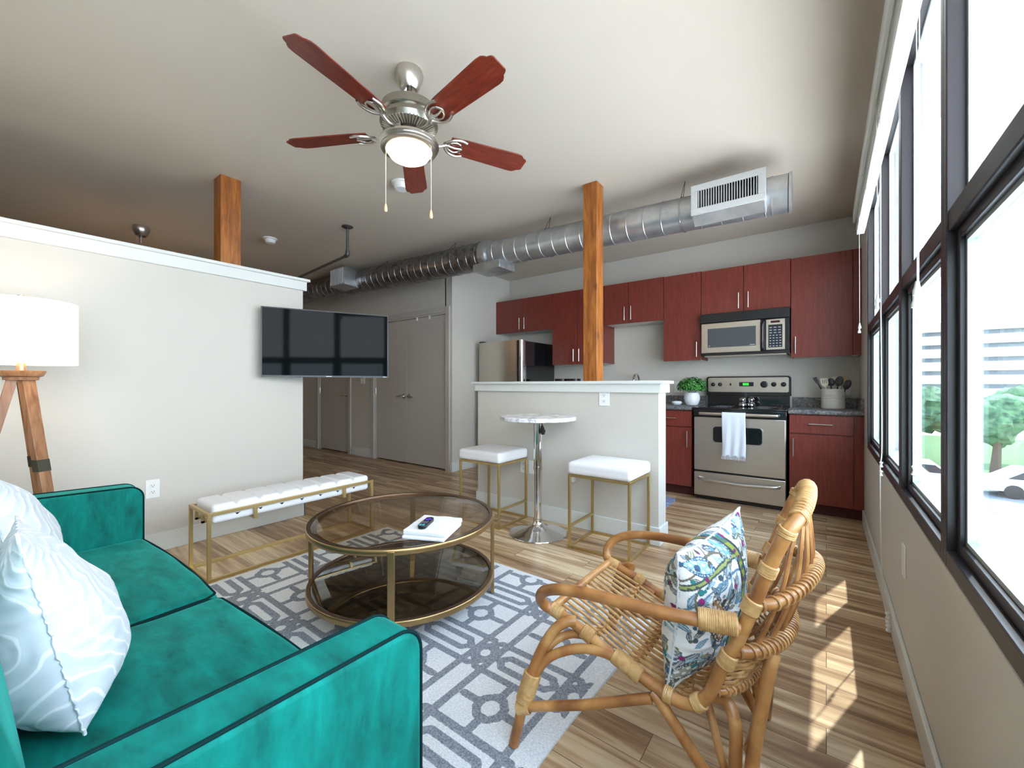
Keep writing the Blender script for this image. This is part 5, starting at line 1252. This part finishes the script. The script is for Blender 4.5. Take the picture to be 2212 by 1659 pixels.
# back hoops (woven), bulging backwards
def backx(z):
    P = RAIL
    for (x0, z0), (x1, z1) in zip(P[6:-1], P[7:]):
        if z0 <= z <= z1: return x0+(x1-x0)*(z-z0)/(z1-z0)
    return P[-1][0]
def hoop(z, dep, dz, r, nm, lab=None):
    pts = [(backx(z)+dep*(1-s*s)**0.6, CYm+s*HWd*1.0, z+dz*(1-s*s)) for s in [-1+2*k/28 for k in range(29)]]
    b = B(); tube(b, pts, r, 12); h_ = obj(nm, b, M_rattan, t, CHL)
    b = B(); P = [Vector(p) for p in pts]; n = 34
    for k in range(n):
        q = (k+0.5)/n*28; i = int(q); p = P[i].lerp(P[min(i+1, 28)], q-i); d = (P[min(i+1, 28)]-P[i]).normalized(); a = Vector((0, 0, 1)); c = d.cross(a).normalized()
        ring = [p+(a*math.cos(2*PI*j/12)+c*math.sin(2*PI*j/12))*(r+0.0022)+d*(0.006*math.sin(2*PI*j/12)) for j in range(12)]
        tube(b, ring, 0.0038, 5, closed=True)
    obj('woven_wrap', b, M_wrapd, h_, CHL)
    return pts
h1 = hoop(0.588, 0.125, 0.055, 0.0135, 'back_hoop')
h2 = hoop(0.455, 0.115, 0.005, 0.0150, 'back_hoop')
h3 = hoop(0.330, 0.09, 0.0, 0.010, 'back_hoop')
# basket weave between seat and lowest hoops
b = B()
for k in range(7):
    z = 0.345+k*0.014
    pts = [(backx(z)+(0.09+0.003*k)*(1-s*s)**0.6+0.004*math.sin(s*30+k*PI), CYm+s*HWd, z) for s in [-1+2*j/40 for j in range(41)]]
    tube(b, pts, 0.0042, 6)
obj('woven_panel', b, M_wrapd, t, CHL)
# spindles
NS = 9
for k in range(NS):
    s = -0.82+1.64*k/(NS-1); f = (1-s*s)**0.6; topz = 0.835-0.03*s*s
    prof = [(-0.262+0.01, CYm+s*(HWd-0.02), 0.275), (backx(0.345)+0.085*f, CYm+s*HWd*0.98, 0.345), (backx(0.455)+0.108*f-0.004, CYm+s*HWd*0.97, 0.462), (backx(0.588)+0.115*f-0.004, CYm+s*HWd*0.93, 0.588+0.05*f), (backx(0.70)+0.075*f, CYm+s*HWd*0.85, 0.73), (-0.048, CYm+s*HWd*0.72, topz-0.008)]
    b = B(); tube(b, spl(prof, 5), 0.0058, 8); obj('back_spindle', b, M_rattan, t, CHL)
# weave over the crown
b = B(); P = [Vector(p) for p in spl(toph, 6)]
for i in range(1, len(P)-1):
    p = P[i]; d = (P[i+1]-P[i-1]).normalized(); a = d.orthogonal().normalized(); c = d.cross(a)
    tube(b, [p+(a*math.cos(2*PI*j/12)+c*math.sin(2*PI*j/12))*(FR+0.002) for j in range(12)], 0.005, 6, closed=True)
obj('crown_wrap', b, M_wrap, t, CHL)
b = B(); tube(b, [(-0.16, CYm-HWd+0.02, 0.20), (-0.15, CYm, 0.21), (-0.16, CYm+HWd-0.02, 0.20)], 0.0125, 12); obj('rear_stretcher', b, M_rattan, t, CHL)

# paisley pillow
RP = random.Random(11)
WHT = (0.80, 0.79, 0.76)
def paisley_spots():
    S = []
    # big teardrops
    for (x, y, a, r, c1, c2) in ((-0.28, -0.05, 0.2, 0.36, (0.10, 0.07, 0.045), (0.40, 0.20, 0.09)), (0.55, 0.35, -0.5, 0.22, (0.05, 0.16, 0.26), (0.45, 0.62, 0.70)), (0.30, -0.62, 2.4, 0.32, (0.03, 0.06, 0.09), (0.06, 0.22, 0.26)), (-0.55, 0.70, 1.2, 0.26, (0.04, 0.12, 0.20), (0.30, 0.52, 0.60)), (0.70, -0.45, 0.8, 0.24, (0.05, 0.12, 0.28), (0.20, 0.38, 0.58)), (-0.70, -0.70, 2.0, 0.22, (0.07, 0.07, 0.06), (0.28, 0.27, 0.22)), (0.72, 0.82, 2.2, 0.2, (0.05, 0.25, 0.40), (0.4, 0.65, 0.78)), (0.02, 0.78, 0.4, 0.2, (0.05, 0.10, 0.12), (0.18, 0.40, 0.42))):
        S.append(('drop', x, y, a, r, c1, c2))
    return S
SP = paisley_spots()
DOT = [(RP.uniform(-1, 1), RP.uniform(-1, 1), RP.uniform(0.018, 0.045), RP.choice([(0.26, 0.01, 0.13), (0.05, 0.09, 0.12), (0.02, 0.22, 0.24), (0.10, 0.10, 0.07), (0.14, 0.30, 0.40), (0.06, 0.12, 0.22), (0.07, 0.07, 0.06)])) for _ in range(170)]
LEAF = [(RP.uniform(-1, 1), RP.uniform(-1, 1), RP.uniform(0, PI), RP.uniform(0.07, 0.14), RP.choice([(0.10, 0.12, 0.11), (0.05, 0.20, 0.28), (0.16, 0.15, 0.06), (0.25, 0.42, 0.52), (0.06, 0.09, 0.12)])) for _ in range(230)]
def mixc(a, b_, f): return tuple(a[i]*(1-f)+b_[i]*f for i in range(3))
def paisley(u, v, s):
    if s < 0: u = -u*0.9+0.1; v = v*0.95-0.08
    c = WHT
    # outlined leaves
    for (x, y, a, r, cc) in LEAF:
        du, dv = u-x, v-y
        if abs(du) > r or abs(dv) > r: continue
        p, q = du*math.cos(a)+dv*math.sin(a), -du*math.sin(a)+dv*math.cos(a)
        w = 0.34*r*(1-(p/r)**2)
        if abs(p) < r and w > 0 and abs(q) < w: c = cc if (abs(q) > w*0.55 or abs(q) < 0.006) else mixc(cc, WHT, 0.55)
    # scrolling stems
    for (k, ph, am, cc) in ((3.1, 0.3, 0.22, (0.10, 0.14, 0.12)), (2.3, 1.7, 0.30, (0.12, 0.22, 0.30)), (4.0, 2.6, 0.18, (0.16, 0.13, 0.09))):
        q = abs(v-(am*math.sin(u*k+ph)+(ph-1.4)*0.5))
        if q < 0.016: c = cc
        q = abs(u-(am*math.sin(v*k*1.1-ph)+(1.5-ph)*0.45))
        if q < 0.014: c = cc
    # olive-edged ribbon
    q = abs(u-(0.18+0.14*math.sin(v*3.0+0.8))); 
    if v > -0.75 and q < 0.085: c = (0.03, 0.05, 0.07) if q > 0.038 else ((0.28, 0.32, 0.05) if math.sin(v*21) > -0.6 else (0.10, 0.16, 0.08))
    q = abs(v-(0.50+0.12*math.cos(u*3.0)))
    if u < 0.2 and q < 0.045: c = (0.05, 0.08, 0.07) if q > 0.02 else (0.32, 0.36, 0.12)
    # teardrops
    for (_, x, y, a, r, c1, c2) in SP:
        du, dv = u-x, v-y
        if abs(du) > r*1.3 or abs(dv) > r*1.3: continue
        p, q = du*math.cos(a)+dv*math.sin(a), -du*math.sin(a)+dv*math.cos(a)
        pp = (q+r)/(2*r)
        if not 0 < pp < 1.0: continue
        w = r*0.62*math.sin(PI*min(1, pp*1.0))**0.75*(1.15-0.75*pp)
        e = abs(p+0.18*r*pp*pp)/max(w, 1e-4)
        if e < 1:
            m_ = max(e, abs(2*pp-1)**2)
            if m_ > 0.86: c = c1
            elif m_ > 0.72: c = mixc(WHT, c1, 0.2) if math.sin(math.atan2(q, p)*22) > -0.2 else c1
            elif m_ > 0.62: c = c1
            else: c = c2 if math.sin(p*70)*math.cos(q*48) > -0.25 else mixc(WHT, c2, 0.25)
    for (x, y, r, cc) in DOT:
        d2 = (u-x)**2+(v-y)**2
        if d2 < r*r: c = cc if d2 < r*r*0.62 else mixc(cc, (0.05, 0.05, 0.05), 0.5)
    return (*c, 1)
mpz = mat('paisley_cotton', WHT, 0.85); N_, L_k, bs_ = nt(mpz)
at_ = N_.new('ShaderNodeAttribute'); at_.attribute_name = 'pc'; L_k.new(at_.outputs['Color'], bs_.inputs['Base Color'])
mps = mat('pillow_seam_cotton', (0.6, 0.6, 0.62), 0.85)
place_pillow('patterned_pillow', 'white pillow with teal and plum paisley print standing on the rattan chair', (-0.303, 1.415, 0.485), (math.radians(-7), math.radians(5), math.radians(-101)), 0.45, 0.44, 0.18, mpz, attr=paisley, n=200, seamm=mps, wob=0.02, seed=3, pinch=0.12)

# ------------------------------------------------------------------ outside
GZ = -4.2
def ground():
    m = mat('concrete', (0.80, 0.79, 0.77), 0.9); return m
b = B(); box(b, 0.6, 150, -60, 160, GZ-0.3, GZ); o = struct('ground_pavement', b, ground()); o['label'] = 'pale pavement outside the windows'
b = B(); box(b, 1, 60, 26, 33.5, GZ, GZ+0.02); o = struct('street_asphalt', b, mat('asphalt', (0.16, 0.17, 0.18), 0.9)); o['label'] = 'street far below the windows'
b = B(); box(b, 1, 80, 34.5, 62, GZ, GZ+0.03); o = struct('lawn_ground', b, mat('grass', (0.07, 0.14, 0.04), 0.9)); o['label'] = 'green lawn beyond the street'
def foliage_mat():
    m = mat('tree_leaves', (0.07, 0.16, 0.05), 0.8); N, Lk, bs = nt(m)
    r = ramp(m, ntex(m, s=3, detail=5).outputs[0], [(0.35, (0.03, 0.075, 0.04)), (0.6, (0.10, 0.19, 0.09))]); Lk.new(r.outputs[0], bs.inputs['Base Color']); return m
M_tree = foliage_mat(); M_bark = mat('bark', (0.1, 0.07, 0.05), 0.9)
TL = ['leafy tree outside, left of the nearest window mullion', 'leafy tree outside, just right of the nearest window mullion', 'leafy tree outside at the right edge of the photo']
def tree(x, y, h, r, lab, sd):
    t = thing('tree', lab, 'tree', (x, y, GZ), group='trees outside the windows'); rn = random.Random(sd)
    b = B(); tube(b, [(0, 0, 0), (0.1, 0.05, h*0.35), (0.05, 0.1, h*0.7)], [0.25, 0.18, 0.08], 10); obj('trunk', b, M_bark, t)
    b = B()
    for k in range(9):
        a = rn.uniform(0, 2*PI); q = rn.uniform(0, 0.55)*r; c = Vector((q*math.cos(a), q*math.sin(a), h*rn.uniform(0.5, 0.85))); rr = r*rn.uniform(0.35, 0.6)
        res = bmesh.ops.create_icosphere(b, subdivisions=3, radius=rr, matrix=Matrix.Translation(c))
        for v in res['verts']:
            v.co += (v.co-c).normalized()*noise.noise(v.co*2.2)*rr*0.35
    obj('crown', b, M_tree, t)
for k, a in enumerate(((4.5, 40.5, 5.0, 2.2), (8.1, 37.5, 4.7, 2.0), (10.9, 42.5, 5.2, 2.4))): tree(*a, TL[k], k)
L = (26, 84, GZ)
t = thing('parking_structure', 'pale building with horizontal bands seen through the nearest window', 'building', L)
b = B(); box(b, 8, 60, 80, 100, GZ, 9.5); obj('wall', b, mat('grey_facade', (0.22, 0.24, 0.26), 0.7), t, L)
for k in range(7):
    z = GZ+1+k*1.75+1.0; b = B(); box(b, 7.9, 60, 79.2, 80, z, z+1.15); obj('facade_band', b, mat('pale_band', (0.62, 0.63, 0.62), 0.7) if k == 0 else bpy.data.materials['pale_band'], t, L)
# parked cars along the street
def car(x, y, col, lab):
    t = thing('car', lab, 'car', (x, y, GZ+0.02), group='cars parked on the street')
    b = B(); prism(b, [(-2.2, 0.3), (2.2, 0.3), (2.2, 0.75), (1.4, 0.85), (0.8, 1.35), (-1.1, 1.38), (-1.8, 0.9), (-2.2, 0.85)], 1, -0.85, 0.85); obj('car_body', b, mat('car_paint', col, 0.25), t, bevel=0.06)
    b = B(); prism(b, [(1.25, 0.88), (0.78, 1.28), (-1.05, 1.3), (-1.6, 0.92)], 1, -0.86, 0.86); obj('car_windows', b, M_blackp, t)
    for wx in (-1.4, 1.4):
        for wy in (-0.8, 0.8):
            b = B(); lathe(b, [(0, -0.1), (0.32, -0.1), (0.32, 0.1), (0, 0.1)], (wx, wy, 0.32), 20, Matrix.Rotation(PI/2, 4, 'X')); obj('wheel', b, M_blackp, t)
car(3.6, 30.5, (0.72, 0.72, 0.72), 'white car outside, seen left of the nearest window mullion'); car(8.4, 30.5, (0.72, 0.74, 0.76), 'white car outside, seen right of the nearest window mullion')
